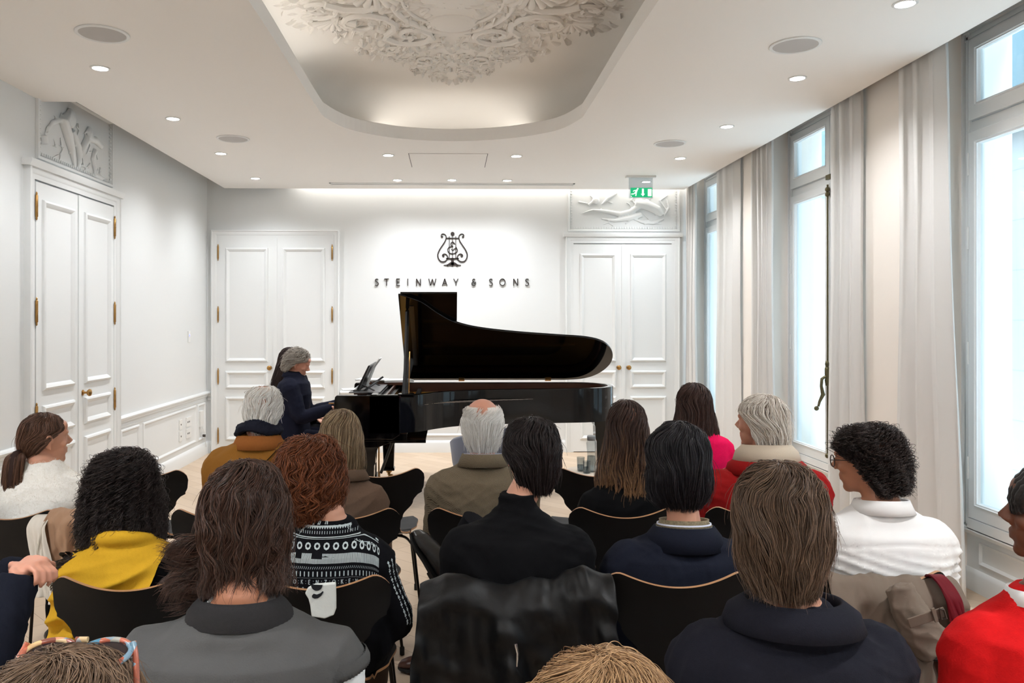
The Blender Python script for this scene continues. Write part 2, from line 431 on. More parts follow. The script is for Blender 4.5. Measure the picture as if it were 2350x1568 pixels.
def double_door(name, loc, rotz, x0, x1, ztop, leaf0, leaf1, leaft, casew=.10, cornice=False, knobs=(1,0), hinges=(1,1)):
    r = struct(name, loc, rotz)
    mb = MB(); c = casew
    prof = [(0,0),(.0,-.05),(.012,-.055),(.02,-.045),(.05,-.04),(.065,-.03),(c,-.028),(c,0)]
    R = []
    for d, h in prof: R.append([(x0+d, h, 0), (x0+d, h, ztop-d), (x1-d, h, ztop-d), (x1-d, h, 0)])
    vs = [p for q in R for p in q]; fs = []
    for i in range(len(R)-1):
        for j in range(3): fs.append((i*4+j, i*4+j+1, (i+1)*4+j+1, (i+1)*4+j))
    mb.add(vs, fs)
    if cornice:
        mb.loft([[(x0-.03, a, b) for a, b in ((0,ztop-.02),(-.06,ztop-.02),(-.075,ztop+.01),(-.075,ztop+.03),(0,ztop+.03))], [(x1+.03, a, b) for a, b in ((0,ztop-.02),(-.06,ztop-.02),(-.075,ztop+.01),(-.075,ztop+.03),(0,ztop+.03))]])
    mb.build('casing', M['trim'], r, smooth=30)
    mid = (leaf0+leaf1)/2
    gap = MB().bx(leaf0-.006, leaf1+.006, -.012, .0, .004, leaft+.006); gap.build('door_gap', M['dark'], r)
    for k, (a, b) in enumerate(((leaf0, mid-.002), (mid+.002, leaf1))):
        mb = MB(); mb.bx(a+.002, b-.002, -.03, -.013, .01, leaft)
        if k == 1: mb.bx(a-.022, a+.022, -.040, -.028, .01, leaft)
        m_ = .085
        for z0, z1 in ((1.13, leaft-.12), (.80, 1.02), (.16, .70)):
            rect_mould(mb, a+m_, b-m_, z0, z1, y=-.030)
        lf = mb.build('door_leaf', M['trim'], r, smooth=30)
        hx = a-.004 if k == 0 else b+.004
        if hinges[k]:
            for hz in (leaft-.18, leaft*.66-.04, leaft*.35+.02, .22):
                h = MB().lathe(HINGE, (hx, -.038, hz), 12); h.build('door_hinge', M['brass'], lf, smooth=40, label='brass finial hinge')
        if knobs[k]:
            kx = b-.06 if k == 0 else a+.06
            kb = MB(); knob_mb(kb, kx, 1.06)
            kb.v = [(x, y-.030, z) for x, y, z in kb.v]
            kb.build('door_knob', M['brass'], lf, smooth=50, label='round brass knob')
    return r
double_door('door_1', (-2.97, YB, 0), 0, 0, 1.58, 2.766, .09, 1.49, 2.668)
double_door('door_2', (1.43, YB, 0), 0, 0, 1.43, 2.71, .095, 1.345, 2.60, knobs=(1,1), hinges=(0,0), cornice=True)
double_door('door_3', (XL, 5.70, 0), PI/2, 0, 1.55, 2.77, .11, 1.44, 2.655, cornice=True, knobs=(0,1))
# --- wainscot, rails, baseboards
def wains(name, loc, rotz, spans, panels, z0=.20, z1=.64, base=True):
    r = struct(name, loc, rotz); mb = MB()
    for a, b in spans:
        rail(mb, a, b, RAIL); rail(mb, a, b, BASE)
        rail(mb, a, b, [(y*.5, z-.045) for y, z in RAIL[:1]]+[(-.008,.66),(-.008,.668),(0,.67)])
    for a, b in panels: rect_mould(mb, a, b, z0, z1, prof=((0,0),(.005,-.012),(.016,-.016),(.026,-.009),(.034,0)))
    mb.build('moulding', M['trim'], r, smooth=30)
    return r
wains('baseboard_left', (XL, 0, 0), PI/2, [(YR, 5.70), (7.25, YB)], [(7.34,7.78),(7.88,9.50),(9.56,9.85),(5.1,5.62),(3.2,5.0),(1.3,3.1),(-.6,1.2)])
wains('baseboard_back', (0, YB, 0), 0, [(-1.38, 1.43), (2.87,3.0), (-3.03,-2.98)], [(-1.28,-.45),(-.35,.45),(.55,1.33)])
for i, (y0, y1) in enumerate(((7.42,8.22),(4.88,5.75),(2.36,3.22),(-.16,.70))):
    wains('baseboard_right' if i == 0 else 'trim_%d' % (i+2), (XR, y1, 0), -PI/2, [(0, y1-y0)], [(.1, y1-y0-.1)])
# --- relief panels over doors
def relief(parent, x0, x1, z0, z1, seed, standing=False):
    mb = MB(); rr = random.Random(seed); w = x1-x0; h = z1-z0; cx = (x0+x1)/2
    def T(pts, r): mb.tube([(x0+a*w, -.004, z0+b*h) for a, b in pts], [q*min(w, h*2.2) for q in r], 10, flat=1)
    if not standing:
        # reclining draped figure with flying cloth
        T([(.12,.42),(.22,.50),(.34,.47),(.46,.40),(.56,.46),(.64,.60)], [.004,.012,.02,.028,.03,.035])
        T([(.60,.66),(.70,.62),(.80,.50),(.84,.38)], [.04,.055,.05,.03]); T([(.30,.30),(.42,.26),(.55,.32),(.66,.40)], [.008,.02,.03,.03])
        T([(.58,.30),(.66,.22),(.76,.20),(.86,.30)], [.008,.016,.02,.01]); T([(.56,.70),(.60,.86)], [.014,.010]); mb.ell((x0+.71*w, -.005, z0+.86*h), (.05,.03,.06))
        T([(.86,.36),(.90,.55),(.88,.76)], [.01,.016,.005]); T([(.88,.5),(.82,.72),(.90,.86)], [.008,.014,.004]); T([(.18,.60),(.24,.74),(.20,.84)], [.01,.016,.006])
        T([(.30,.62),(.36,.78),(.44,.9)], [.008,.02,.01]); mb.ell((x0+.25*w, -.005, z0+.72*h), (.05,.025,.05))
        n = 16
    else:
        T([(.38,.86),(.30,.70),(.36,.52),(.42,.30),(.46,.08)], [.02,.05,.045,.03,.012]); T([(.42,.62),(.50,.42),(.52,.22),(.50,.05)], [.03,.03,.022,.01])
        mb.ell((x0+.40*w, -.01, z0+.80*h), (.07,.035,.08)); T([(.30,.72),(.18,.60),(.12,.44)], [.02,.018,.014]); T([(.62,.60),(.56,.44),(.52,.26)], [.03,.03,.018])
        T([(.60,.62),(.74,.66),(.84,.60)], [.02,.03,.02]); T([(.74,.50),(.70,.34),(.74,.16)], [.025,.02,.02]); mb.ell((x0+.66*w, -.005, z0+.72*h), (.05,.03,.06))
        T([(.72,.10),(.80,.08),(.88,.10)], [.02,.024,.01]); T([(.08,.36),(.09,.24)], [.03,.03])
        n = 22
    for k in range(n):
        a, b = rr.uniform(.12,.88), rr.uniform(.2,.85)
        T([(a,b),(a+rr.uniform(-.08,.08),b-rr.uniform(.03,.14)),(a+rr.uniform(-.1,.1),b-rr.uniform(.1,.3)*(1 if standing else .6))], [.004,.010,.003])
    mb2 = MB(); mb2.v = [(x, y*.9, z) for x, y, z in mb.v]; mb2.f = mb.f
    cf = remesh(mb2, 'carved_figure', M['trim'], parent, voxel=.008, sm=3)
    for v_ in cf.data.vertices: v_.co.y = min(v_.co.y, 0)
    b = MB(); rect_mould(b, x0, x1, z0, z1+.06, prof=((0,0),(.004,-.02),(.022,-.022),(.030,-.006),(.034,0)))
    st = .034; 
    for k in range(int(w/st)): b.bx(x0+.04+k*st*.94, x0+.052+k*st*.94, -.014, 0, z0+.036, z0+.056)
    for k in range(int((h)/st)):
        for xx in (x0+.036, x1-.056): b.bx(xx, xx+.02, -.014, 0, z0+.06+k*st, z0+.072+k*st)
    b.build('beaded_border', M['trim'], parent, smooth=30)
r = thing('relief_panel', 'white carved relief of a reclining figure above the double door near the curtains', 'relief panel', (0, YB-.001, 0)); relief(r, 1.46, 2.87, 2.76, 3.30, 3)
r = thing('relief_panel', 'white carved relief of standing figures above the left wall double door', 'relief panel', (XL+.001, 0, 0), PI/2); relief(r, 5.86, 7.16, 2.83, 3.36, 9, True)
# --- windows
def bar(mb, x0, x1, z0, z1, d0, d1): mb.bx(x0, x1, d0, d1, z0, z1)
def sash(parent, x0, x1, z0, z1, name, w=.075):
    mb = MB()
    mb.bx(x0, x0+w, -.045, .0, z0, z1); mb.bx(x1-w, x1, -.045, .0, z0, z1); mb.bx(x0+w, x1-w, -.045, .0, z0, z0+w+.02); mb.bx(x0+w, x1-w, -.045, .0, z1-w, z1)
    rect_mould(mb, x0+w-.018, x1-w+.018, z0+w+.002, z1-w+.018, prof=((0,-.045),(.006,-.052),(.012,-.045),(.020,-.03),(.022,-.01)), y=0)
    s_ = mb.build(name, M['trim'], parent, smooth=30)
    g = MB().bx(x0+w-.004, x1-w+.004, -.022, -.018, z0+w+.01, z1-w+.004); g.build('glass_pane', M['glass'], s_)
    return s_
for i, (y0, y1) in enumerate(wins):
    w = y1-y0; r = struct('window_%d' % (i+1), (XW, y1, 0), -PI/2)
    mb = MB(); zt, zb = 3.42, .40
    for d, (a, b) in enumerate(((0, .07), (w-.07, w))): mb.bx(a, b, -.02, .06, zb, zt)
    mb.bx(.07, w-.07, -.02, .06, zt-.06, zt); mb.bx(.07, w-.07, -.02, .06, 2.80, 2.86); mb.bx(.07, w-.07, -.05, .06, zb-.02, zb+.045)
    for d, e in ((0,.012),(.03,.02),(.045,.012)):   # stepped jamb beads
        mb.bx(d, d+e, -.04+d*.3, -.02, zb, zt); mb.bx(w-d-e, w-d, -.04+d*.3, -.02, zb, zt); mb.bx(.0, w, -.04+d*.3, -.02, zt-d-e, zt-d)
    rail(mb, 0, w, [(0,.34),(-.03,.345),(-.05,.37),(-.05,.385),(0,.40)])
    rail(mb, 0, w, [(a_, b_*.9) for a_, b_ in BASE]); rect_mould(mb, .12, w-.12, .17, .31, prof=((0,0),(.006,-.014),(.02,-.006),(.03,0)))
    mb.bx(0, w, -.004, .04, 0, .36)
    mb.build('window_frame', M['trim'], r, smooth=30)
    sash(r, .075, w/2-.004, 2.865, 3.355, 'transom_sash'); sash(r, w/2+.004, w-.075, 2.865, 3.355, 'transom_sash')
    for k, (a, b) in enumerate(((.075, w/2-.002), (w/2+.002, w-.075))):
        s_ = sash(r, a, b, .45, 2.79, 'casement')
        for hz in (.75, 1.45, 2.15, 2.6):
            hx = a+.004 if k == 0 else b-.004
            MB().lathe([(.0,-.07),(.006,-.068),(.006,.068),(0,.07)], (hx, -.05, hz), 8).build('window_hinge', M['trim'], s_, smooth=40)
    if i < 3:
        mb = MB(); cx = w/2
        mb.tube([(cx, -.062, .5), (cx, -.062, 2.78)], .008, 8)
        mb.lathe([(.0,-.10),(.014,-.095),(.02,-.05),(.014,-.03),(.02,0),(.02,.05),(.012,.06),(.018,.085),(.010,.11),(0,.115)], (cx, -.066, 1.2), 14)
        mb.tube([(cx, -.08, 1.18), (cx, -.11, 1.16), (cx, -.115, 1.10), (cx-.0, -.10, 1.03), (cx, -.13, .97), (cx, -.14, .93)], [.012,.013,.012,.017,.011,.009], 10)
        mb.ell((cx, -.155, .915), (.014,.02,.02))
        for hz in (2.74, 2.70, .52): mb.ell((cx, -.064, hz), (.022,.018,.022))
        mb.bx(cx-.02, cx+.06, -.07, -.045, 2.82, 2.86)
        mb.build('window_handle', M['bronze'], r, smooth=50, label='ornate bronze espagnolette bolt')
# --- curtains
def curtain(y0, y1, label, n, amp=.035, flare=(0,0), seed=0, z1=3.7, xc=2.945, lean=0):
    rr = random.Random(seed); nu = n*14; nv = 26; vs = []; fs = []
    ph = [rr.uniform(-.5,.5) for _ in range(n+2)]; am = [rr.uniform(.55,1.25) for _ in range(n+2)]
    for j in range(nv+1):
        t = j/nv; z = .012+(z1-.012)*t
        for i in range(nu+1):
            u = i/nu; k = u*n; ki = int(k); fr = k-ki
            a = am[ki]*(1-fr)+am[ki+1]*fr; p = ph[ki]*(1-fr)+ph[ki+1]*fr
            wv = math.sin(2*PI*k+p+.5*math.sin(3.1*t+ki))
            wv = wv*(.8+.2*math.cos(2*PI*k*.5+p))
            yy0 = y0-flare[0]*(1-t)**1.6; yy1 = y1+flare[1]*(1-t)**1.6
            y = yy0+(yy1-yy0)*u+.012*math.cos(4*PI*k+p)
            x = xc+amp*a*wv*(.75+.35*(1-t))+lean*(1-t)*(u-.5)+.006*math.sin(9*t+k)
            vs.append((x, y, z))
    for j in range(nv):
        for i in range(nu):
            b = j*(nu+1)+i; fs.append((b, b+1, b+nu+2, b+nu+1))
    o = MB().add(vs, fs).build('curtain', M['curtain'], smooth=180)
    m = o.modifiers.new('s', 'SOLIDIFY'); m.thickness = .004
    tag(o, label, 'curtain', 'pale floor length window curtains')
curtain(9.58, 9.90, 'pale grey curtain in the far corner beside the back wall double door', 3, .03, (.02,0), 1)
curtain(8.12, 8.72, 'pale grey curtain on the far edge of the pier nearest the back wall', 3, .034, (0,.05), 2)
curtain(7.28, 7.70, 'pale grey curtain closing the far side of the middle window', 4, .034, (.05,0), 3)
curtain(5.68, 6.08, 'pale grey curtain covering the bronze bolted edge of the middle window', 3, .034, (.02,.06), 4)
curtain(4.72, 5.16, 'wide pale grey curtain at the far side of the nearest window', 3, .038, (.18,.06), 5, lean=.0)
curtain(3.0, 3.35, 'pale grey curtain at the near side of the nearest window', 4, .036, (0,.06), 6)
# --- outside: pale stone wall across a narrow court, added teal slab that darkens the transom view
sbox('exterior_wall', 6.2, 6.4, -8, 34, -3, 9, mat_='wall').data.materials.clear()
ex = bpy.data.objects['exterior_wall']
m = bpy.data.materials.new('pale_ashlar'); m.use_nodes = True; t = NT(m); b = t.n['Principled BSDF']; tc = t.new('ShaderNodeTexCoord'); mp = t.new('ShaderNodeMapping'); mp.inputs['Rotation'].default_value = (PI/2,0,PI/2)
br = t.new('ShaderNodeTexBrick'); br.inputs['Scale'].default_value = 1; br.inputs['Brick Width'].default_value = 1.3; br.inputs['Row Height'].default_value = .55; br.inputs['Mortar Size'].default_value = .006
br.inputs['Color1'].default_value = L((132,134,134))+(1,); br.inputs['Color2'].default_value = L((129,131,131))+(1,); br.inputs['Mortar'].default_value = L((112,115,118))+(1,)
sp = t.new('ShaderNodeSeparateXYZ'); cb = t.new('ShaderNodeCombineXYZ'); t.link(tc.outputs['Object'], sp.inputs[0]); t.link(sp.outputs['Y'], cb.inputs['X']); t.link(sp.outputs['Z'], cb.inputs['Y']); t.link(cb.outputs[0], br.inputs['Vector'])
t.link(br.outputs['Color'], b.inputs['Base Color']); b.inputs['Roughness'].default_value = .9; ex.data.materials.append(m)
sbox('exterior_added_slab', 5.9, 6.2, -8, 34, 3.75, 8.5)
bpy.data.objects['exterior_added_slab'].data.materials[0] = mat('teal_transom_shade', (62,84,92), .7, var=.15, vscale=2)
# ================================================================== ceiling fittings
lensm = M['lamp']; spots = []
def downlight(px, py, power, label, grp='recessed ceiling downlights', vis=True, pos=None, wide=145):
    p = Vector(pos) if pos else WZ(px, py, ZC)
    r = thing('downlight', label, 'ceiling light', (p.x, p.y, ZC), 0, grp)
    MB().lathe([(.046,-.0005),(.060,-.0005),(.061,-.004),(.058,-.006),(.048,-.006),(.045,-.001)], n=28).build('trim_ring', M['plastic'], r, smooth=40)
    MB().lathe([(.0,-.0006),(.046,-.0006),(.046,-.0035),(0,-.0035)], n=24).build('lens', lensm, r)
    l = bpy.data.lights.new('downlight_lamp', 'SPOT'); l.energy = power; l.spot_size = math.radians(wide); l.spot_blend = .9; l.shadow_soft_size = .04; l.color = (.955,.975,1.0)
    lo = bpy.data.objects.new('downlight_lamp', l); COL.objects.link(lo); lo.parent = r; lo.location = (0,0,-.02)
DL = [(230,156,'nearest downlight of the left ceiling row'),(397,272,'second downlight of the left ceiling row'),(507,352,'third downlight of the left ceiling row, behind the small speaker'),(586,409,'farthest downlight of the left ceiling row'),
 (891,356,'downlight left of the square ceiling hatch'),(1185,358,'downlight right of the square ceiling hatch'),(912,413,'left downlight of the three before the slot diffuser'),(1037,413,'middle downlight of the three before the slot diffuser'),(1164,414,'right downlight of the three before the slot diffuser'),
 (2077,8,'nearest downlight of the window side row, by the top edge'),(1830,179,'second downlight of the window side row, below the big speaker'),(1668,290,'third downlight of the window side row'),(1561,363,'fourth downlight of the window side row'),(1483,417,'farthest downlight above the green exit sign')]
for px, py, lb in DL: downlight(px, py, 22, lb)
def ceil_speaker(px, py, d, label):
    p = WZ(px, py, ZC); r = thing('ceiling_speaker', label, 'speaker', (p.x, p.y, ZC), 0, 'round flush ceiling speakers')
    MB().lathe([(d*.86,-.001),(d,-.001),(d*1.0,-.006),(d*.98,-.009),(d*.88,-.009),(d*.86,-.004)], n=48).build('rim', M['plastic'], r, smooth=40)
    MB().lathe([(0,-.0012),(d*.87,-.0012),(d*.87,-.005),(0,-.007)], n=48).build('grille', M['speaker'], r)
ceil_speaker(235,77,.145,'large round grey speaker in the left of the ceiling'); ceil_speaker(535,318,.145,'smaller looking round speaker beside the left downlight row')
ceil_speaker(1825,103,.145,'large round grey speaker near the window side of the ceiling'); ceil_speaker(1537,329,.145,'distant round speaker beside the window side downlights')
# hatch and slot diffuser
r = thing('ceiling_hatch', 'flush square access hatch in the ceiling beyond the opening', 'hatch')
a = WZ(937,352,ZC); b = WZ(1120,352,ZC); c = WZ(1118,384,ZC)
MB().bx(a.x, b.x, c.y-.0, a.y, ZC-.0025, ZC-.001).build('hatch_gap', M['dark'], r)
MB().bx(a.x+.006, b.x-.006, c.y+.006, a.y-.006, ZC-.006, ZC-.0015).build('hatch_panel', M['ceil'], r)
a = WZ(755,419,ZC); b = WZ(1315,426,ZC)
r = thing('slot_diffuser', 'long white linear air slot in the ceiling before the lettered wall', 'air vent')
mb = MB(); yc = (a.y+b.y)/2
mb.bx(a.x, b.x, yc-.07, yc-.03, ZC-.006, ZC-.001); mb.bx(a.x, b.x, yc+.03, yc+.07, ZC-.006, ZC-.001); mb.bx(a.x, b.x, yc-.006, yc+.006, ZC-.006, ZC-.001); mb.bx(a.x, a.x+.02, yc-.07, yc+.07, ZC-.006, ZC-.001); mb.bx(b.x-.02, b.x, yc-.07, yc+.07, ZC-.006, ZC-.001)
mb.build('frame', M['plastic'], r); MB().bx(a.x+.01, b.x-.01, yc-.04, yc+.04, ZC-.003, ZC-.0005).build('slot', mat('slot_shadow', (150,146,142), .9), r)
# exit sign
p = W(1471, 441, 8.9); sc_ = 8.9/FPX
r = thing('exit_sign', 'green and white running man exit sign hanging from the ceiling', 'exit sign', (p.x, 8.9, 0))
def PZ(px, py): q = W(px, py, 8.9); return q.x-p.x, q.z
x0, z1 = PZ(1447,431); x1, z0 = PZ(1496.5,453)
g = mat('exit_green', (0,168,112), .5, emit=(0,190,125), estr=.18); wht = mat('exit_white', (250,252,250), .5, emit=(250,255,250), estr=.3)
MB().bx(x0, x1, -.004, .004, z0, z1).build('green_panel', g, r)
MB().bx(x0-.018, x1+.008, .0045, .0085, z0-.01, ZC-.02).build('clear_plate', M['glassware'], r)
MB().bx(x0-.05, x1+.04, -.025, .035, ZC-.022, ZC-.0005).build('mount', M['plastic'], r)
mb = MB(); ww, hh = x1-x0, z1-z0
fn = lambda a, b, h: (x0+a*ww, h, z0+b*hh)
def st(pts, w): mb.stroke([Vector((a*ww, b*hh)) for a, b in pts], w*hh, -.0065, -.004, lambda a, b, h: (x0+a, h, z0+b))
st([(.30,.78),(.22,.48)], .17); st([(.24,.50),(.13,.34),(.03,.33)], .09); st([(.22,.48),(.255,.32),(.235,.14)], .10); st([(.29,.74),(.16,.70),(.12,.60)], .075); st([(.30,.70),(.25,.52),(.29,.44)], .07)
mb.prism([(.33+.035*math.cos(t), .88+.08*math.sin(t)) for t in [k*PI/6 for k in range(12)]], -.0065, -.004, fn)
mb.prism([(.525,.90),(.61,.90),(.61,.36),(.66,.36),(.57,.10),(.475,.36),(.525,.36)], -.0065, -.004, fn)
mb.prism([(.80,.86),(.965,.86),(.965,.12),(.80,.12)], -.0065, -.004, fn); mb.prism([(.015,.04),(.05,.04),(.05,.14),(.015,.14)], -.0065, -.004, fn)
mb.build('pictogram', wht, r)
# ================================================================== wall lettering and emblem
ink = mat('dark_bronze_letters', (40,30,28), .5)
YS = YB-.016
def arc(cx, cy, rx, ry, a0, a1, n=14): return [(cx+rx*math.cos(math.radians(a0+(a1-a0)*k/n)), cy+ry*math.sin(math.radians(a0+(a1-a0)*k/n))) for k in range(n+1)]
Sg = arc(.30,.76,.22,.20,35,180,10)+arc(.30,.76,.22,.22,180,262,5)[1:]+arc(.26,.26,.25,.25,75,0,5)+arc(.26,.26,.25,.235,0,-150,10)[1:]
GL = {'S':(.56,[Sg]), 'T':(.62,[[(0,.97),(.62,.97)],[(.31,.97),(.31,0)]]), 'E':(.5,[[(.06,0),(.06,1)],[(.03,.965),(.5,.965)],[(.06,.52),(.44,.52)],[(.03,.035),(.5,.035)]]),
 'I':(.1,[[(.05,0),(.05,1)]]), 'N':(.66,[[(.05,0),(.05,.98)],[(.05,.98),(.61,.02)],[(.61,.02),(.61,1)]]), 'W':(1.0,[[(0,1),(.25,.02)],[(.25,.02),(.5,.95)],[(.5,.95),(.75,.02)],[(.75,.02),(1,1)]]),
 'A':(.68,[[(0,0),(.34,1)],[(.34,1),(.68,0)],[(.13,.33),(.55,.33)]]), 'Y':(.64,[[(0,1),(.32,.45)],[(.64,1),(.32,.45)],[(.32,.45),(.32,0)]]),
 'O':(.8,[arc(.4,.5,.38,.47,90,450,28)]), 'K':(.56,[[(.05,0),(.05,1)],[(.05,.45),(.52,1)],[(.2,.6),(.56,0)]]), 'Z':(.6,[[(.02,.96),(.58,.96)],[(.57,.95),(.03,.05)],[(0,.04),(.6,.04)]]),
 '&':(.62,[arc(.34,.76,.19,.20,30,190,10)+[(.17,.62),(.27,.54),(.42,.53)], [(.36,.53),(.2,.5)]+arc(.30,.27,.27,.25,120,400,16)[0:]+[(.60,.56)], [(.34,.36),(.44,.34),(.52,.46),(.62,.56)]]), ':':(.1,[[(.05,.1),(.05,.25)],[(.05,.7),(.05,.85)]])}
lt = thing('wall_lettering', 'dark raised capital lettering spelling STEINWAY & SONS on the white back wall', 'sign', (0, YS, 0))
pos = [(860,'S'),(882,'T'),(909.5,'E'),(935,'I'),(955,'N'),(984,'W'),(1015,'A'),(1041,'Y'),(1082,'&'),(1122,'S'),(1146.5,'O'),(1178,'N'),(1205,'S')]
for px, ch in pos:
    q = W(px, 656, YS); hgt = 16.4*YS/FPX; mb = MB()
    for stt in GL[ch][1]:
        mb.stroke([(a*hgt, b*hgt) for a, b in stt], .0082 if ch in 'S&' else .0096, 0, .014, lambda a, b, h, q=q: (q.x+a, h-.002, q.z+b))
    mb.build('letter', ink, lt)
q = W(1038.5, 612, YS); u = YS/FPX*100/1568.0   # zoom pixel to metres
def Z(zx, zy): return ((zx-762)*u, (1440-zy)*u)
mb = MB(); fl = lambda a, b, h: (a, h, b)
def ln(pts, w, ws=None, sm=True):
    p = [Vector(Z(*p_)) for p_ in pts]
    if sm: p = spline(p, 5)
    if ws: ws = [ws[0]+(ws[1]-ws[0])*math.sin(PI*i/(len(p)-1)) for i in range(len(p))]; ws = [w_*u for w_ in ws]
    mb.stroke(p, w*u, 0, .014, fl, ws)
def dot(x, y, r):
    c = Z(x, y); mb.prism([(c[0]+r*u*math.cos(k*PI/10), c[1]+r*u*math.sin(k*PI/10)) for k in range(20)], 0, .014, fl)
for s_ in (1,-1):
    X = lambda x: 762+(x-762)*s_
    ln([(X(375),345),(X(352),325),(X(372),280),(X(425),262),(X(490),290),(X(528),350),(X(530),430),(X(490),540),(X(400),680),(X(300),830),(X(240),970),(X(235),1080),(X(270),1180),(X(340),1250),(X(430),1265),(X(510),1240),(X(570),1180),(X(590),1110),(X(560),1030),(X(500),985),(X(440),985),(X(400),1020),(X(395),1060)], 0, (22,46))
    dot(X(385), 368, 40); dot(X(430), 1055, 42)
    ln([(X(645),350),(X(645),1150)], 26, sm=False)
ln([(762,320),(762,1150)], 22, sm=False); dot(762,260,70); ln([(530,418),(990,418)], 36, sm=False); ln([(530,1150),(990,1150)], 40, sm=False); ln([(762,1150),(762,1380)], 100, sm=False)
ln([(825,605),(790,560),(740,562),(700,610),(712,670),(760,705)], 24); ln([(790,712),(700,722),(610,770),(585,850),(620,930),(720,968),(820,965),(915,915),(940,850),(910,780)], 26); ln([(715,800),(765,850),(830,800),(915,745)], 22); dot(822,605,26)
mb.prism([Z(a, b) for a, b in ((445,1380),(560,1365),(680,1285),(845,1285),(960,1365),(1070,1380),(1070,1400),(445,1400))], 0, .014, fl)
for x in (585,762,930): dot(x, 1412, 27)
o = mb.build('lyre_emblem', ink); o.location = (q.x, YS+.002, q.z); tag(o, 'dark raised lyre emblem on the back wall above the lettering', 'emblem')
# ================================================================== wall devices on left wall
def plate(name, px, py, w, h, label, extra=None, cat='wall socket', grp=None):
    p = WX(px, py, XL); r = thing(name, label, cat, (XL, p.y, p.z), PI/2, grp)
    MB().bx(-w/2, w/2, -.010, 0, -h/2, h/2).build('cover_plate', M['plastic'], r, bevel=.002)
    if extra: extra(r)
    return r
th = plate('thermostat', 433, 773, .075, .13, 'small white wall controller with a blue light', cat='thermostat')
MB().bx(-.006, .006, -.0125, -.0095, .005, .03).build('indicator', mat('blue_led', (60,70,220), .4, emit=(90,100,255), estr=1.5), th, label='glowing blue indicator')
dk = mat('socket_hole', (60,54,50), .6)
def holes(n, vertical=False):
    def f(r):
        for k in range(n):
            MB().lathe([(0,-.0105),(.010,-.0105),(.010,-.0125),(0,-.0125)], ((k-(n-1)/2)*.045, 0, 0), 12, 'y').build('socket_hole', dk if n == 1 or k < n-1 else M['plastic'], r)
    return f
plate('wall_socket', 413.5, 975, .085, .11, 'single white socket, upper left of the cluster on the wainscot', holes(1))
plate('wall_socket', 432, 968, .17, .11, 'wide white socket plate, upper right of the cluster on the wainscot', holes(3))
plate('wall_socket', 413.5, 1002, .085, .11, 'single white socket, lower left of the cluster on the wainscot', holes(1))
plate('wall_socket', 432, 994, .17, .11, 'wide white socket plate, lower right of the cluster on the wainscot', holes(3))
p = WX(458, 962, XL)
r = thing('power_adapter', 'white box on the wainscot by the corner with a dangling cable', 'wall box', (XL, p.y, p.z), PI/2)
MB().bx(-.06, .05, -.035, 0, -.09, .10).build('box', M['plastic'], r, bevel=.004)
MB().tube(spline([(.0,-.03,-.09),(.02,-.05,-.16),(.06,-.04,-.20),(.12,-.03,-.28),(.16,-.03,-.36)], 6), .004, 6).build('cable', M['plastic'], r, smooth=180)
MB().bx(.045,.075,-.05,-.02,-.225,-.195).build('plug', dk, r)
# ================================================================== PIANO
PO = Vector((-1.0, 8.37, 0))
P = thing('grand_piano', 'black lacquered concert grand piano with raised lid in front of the lettered wall', 'piano', PO)
NEAR = [(.0,-1.5),(.30,-1.5),(.55,-1.5),(.72,-1.40),(.87,-1.22),(1.03,-1.07),(1.25,-.97),(1.6,-.895),(2.0,-.84),(2.3,-.80),(2.48,-.72),(2.59,-.56),(2.62,-.38),(2.58,-.22),(2.49,-.09),(2.36,-.02),(2.2,0)]
def outline(inset=0, x0=0):
    pts = [p for p in spline([(x, y) for x, y in NEAR[2:]], 6)]
    pts = [Vector((x0, -1.5))] + [p for p in pts if p.x >= x0] + [Vector((x0, 0))]
    if inset:
        out = []; n = len(pts)
        for i, p in enumerate(pts):
            a = pts[i]-pts[i-1] if i else pts[1]-pts[0]; b = pts[(i+1) % n]-p if i < n-1 else Vector((0,-1))
            if i == 0: nn = Vector((0,1)); q = p+Vector((inset, inset))
            elif i == n-1: q = p+Vector((inset,-inset))
            else:
                t = (a.normalized()+b.normalized()); t = t.normalized() if t.length > 1e-6 else a.normalized(); q = p+Vector((-t.y, t.x))*inset
            out.append(q)
        pts = out
    return [(p.x, p.y) for p in pts]
ZR0, ZR1 = .675, 1.0
o_, i_ = outline(), outline(.07)
def wallring(o_, i_, z0, z1):
    mb = MB(); n = len(o_)
    R = [[(x,y,z0) for x,y in o_], [(x,y,z1-.004) for x,y in o_], [(x+(a-x)*.06,y+(b-y)*.06,z1) for (x,y),(a,b) in zip(o_, i_)], [(x,y,z1) for x,y in i_], [(x,y,z0) for x,y in i_]]
    vs = [p for q in R for p in q]; fs = []
    for i in range(4):
        for j in range(n): k = (j+1) % n; fs.append((i*n+j, i*n+k, (i+1)*n+k, (i+1)*n+j))
    for j in range(n): k = (j+1) % n; fs.append((4*n+j, 4*n+k, k, j))
    return mb.add(vs, fs)
xo = [(x, y) for x, y in outline(0, .30)]; xi = [(x, y) for x, y in outline(.055, .30)]
wallring(xo, xi, ZR0, ZR1).build('rim', M['black'], P, smooth=35)
i2 = outline(.058, .36); i3 = outline(.075, .36)
wallring(i2, i3, .80, .992).build('inner_rim', M['mahog'], P, smooth=35)
sb = outline(.07, .40); MB().prism(sb, .80, .81, lambda a,b,h: (a,b,h)).build('soundboard', mat('spruce_board', (150,100,52), .4, var=.15, vscale=8), P)
pl = outline(.115, .48)
mb = MB(); n = len(pl); c = Vector((1.1, -.6))
inn = [(x+(c.x-x)*.22, y+(c.y-y)*.22) for x, y in pl]
ring_plate(mb, pl, [Vector(q) for q in inn][::-1], .885, .91)
for yy, x1 in ((-1.15,.86),(-.88,1.5),(-.62,2.2),(-.34,2.3)): mb.bx(.62, x1, yy-.012, yy+.012, .885, .925)
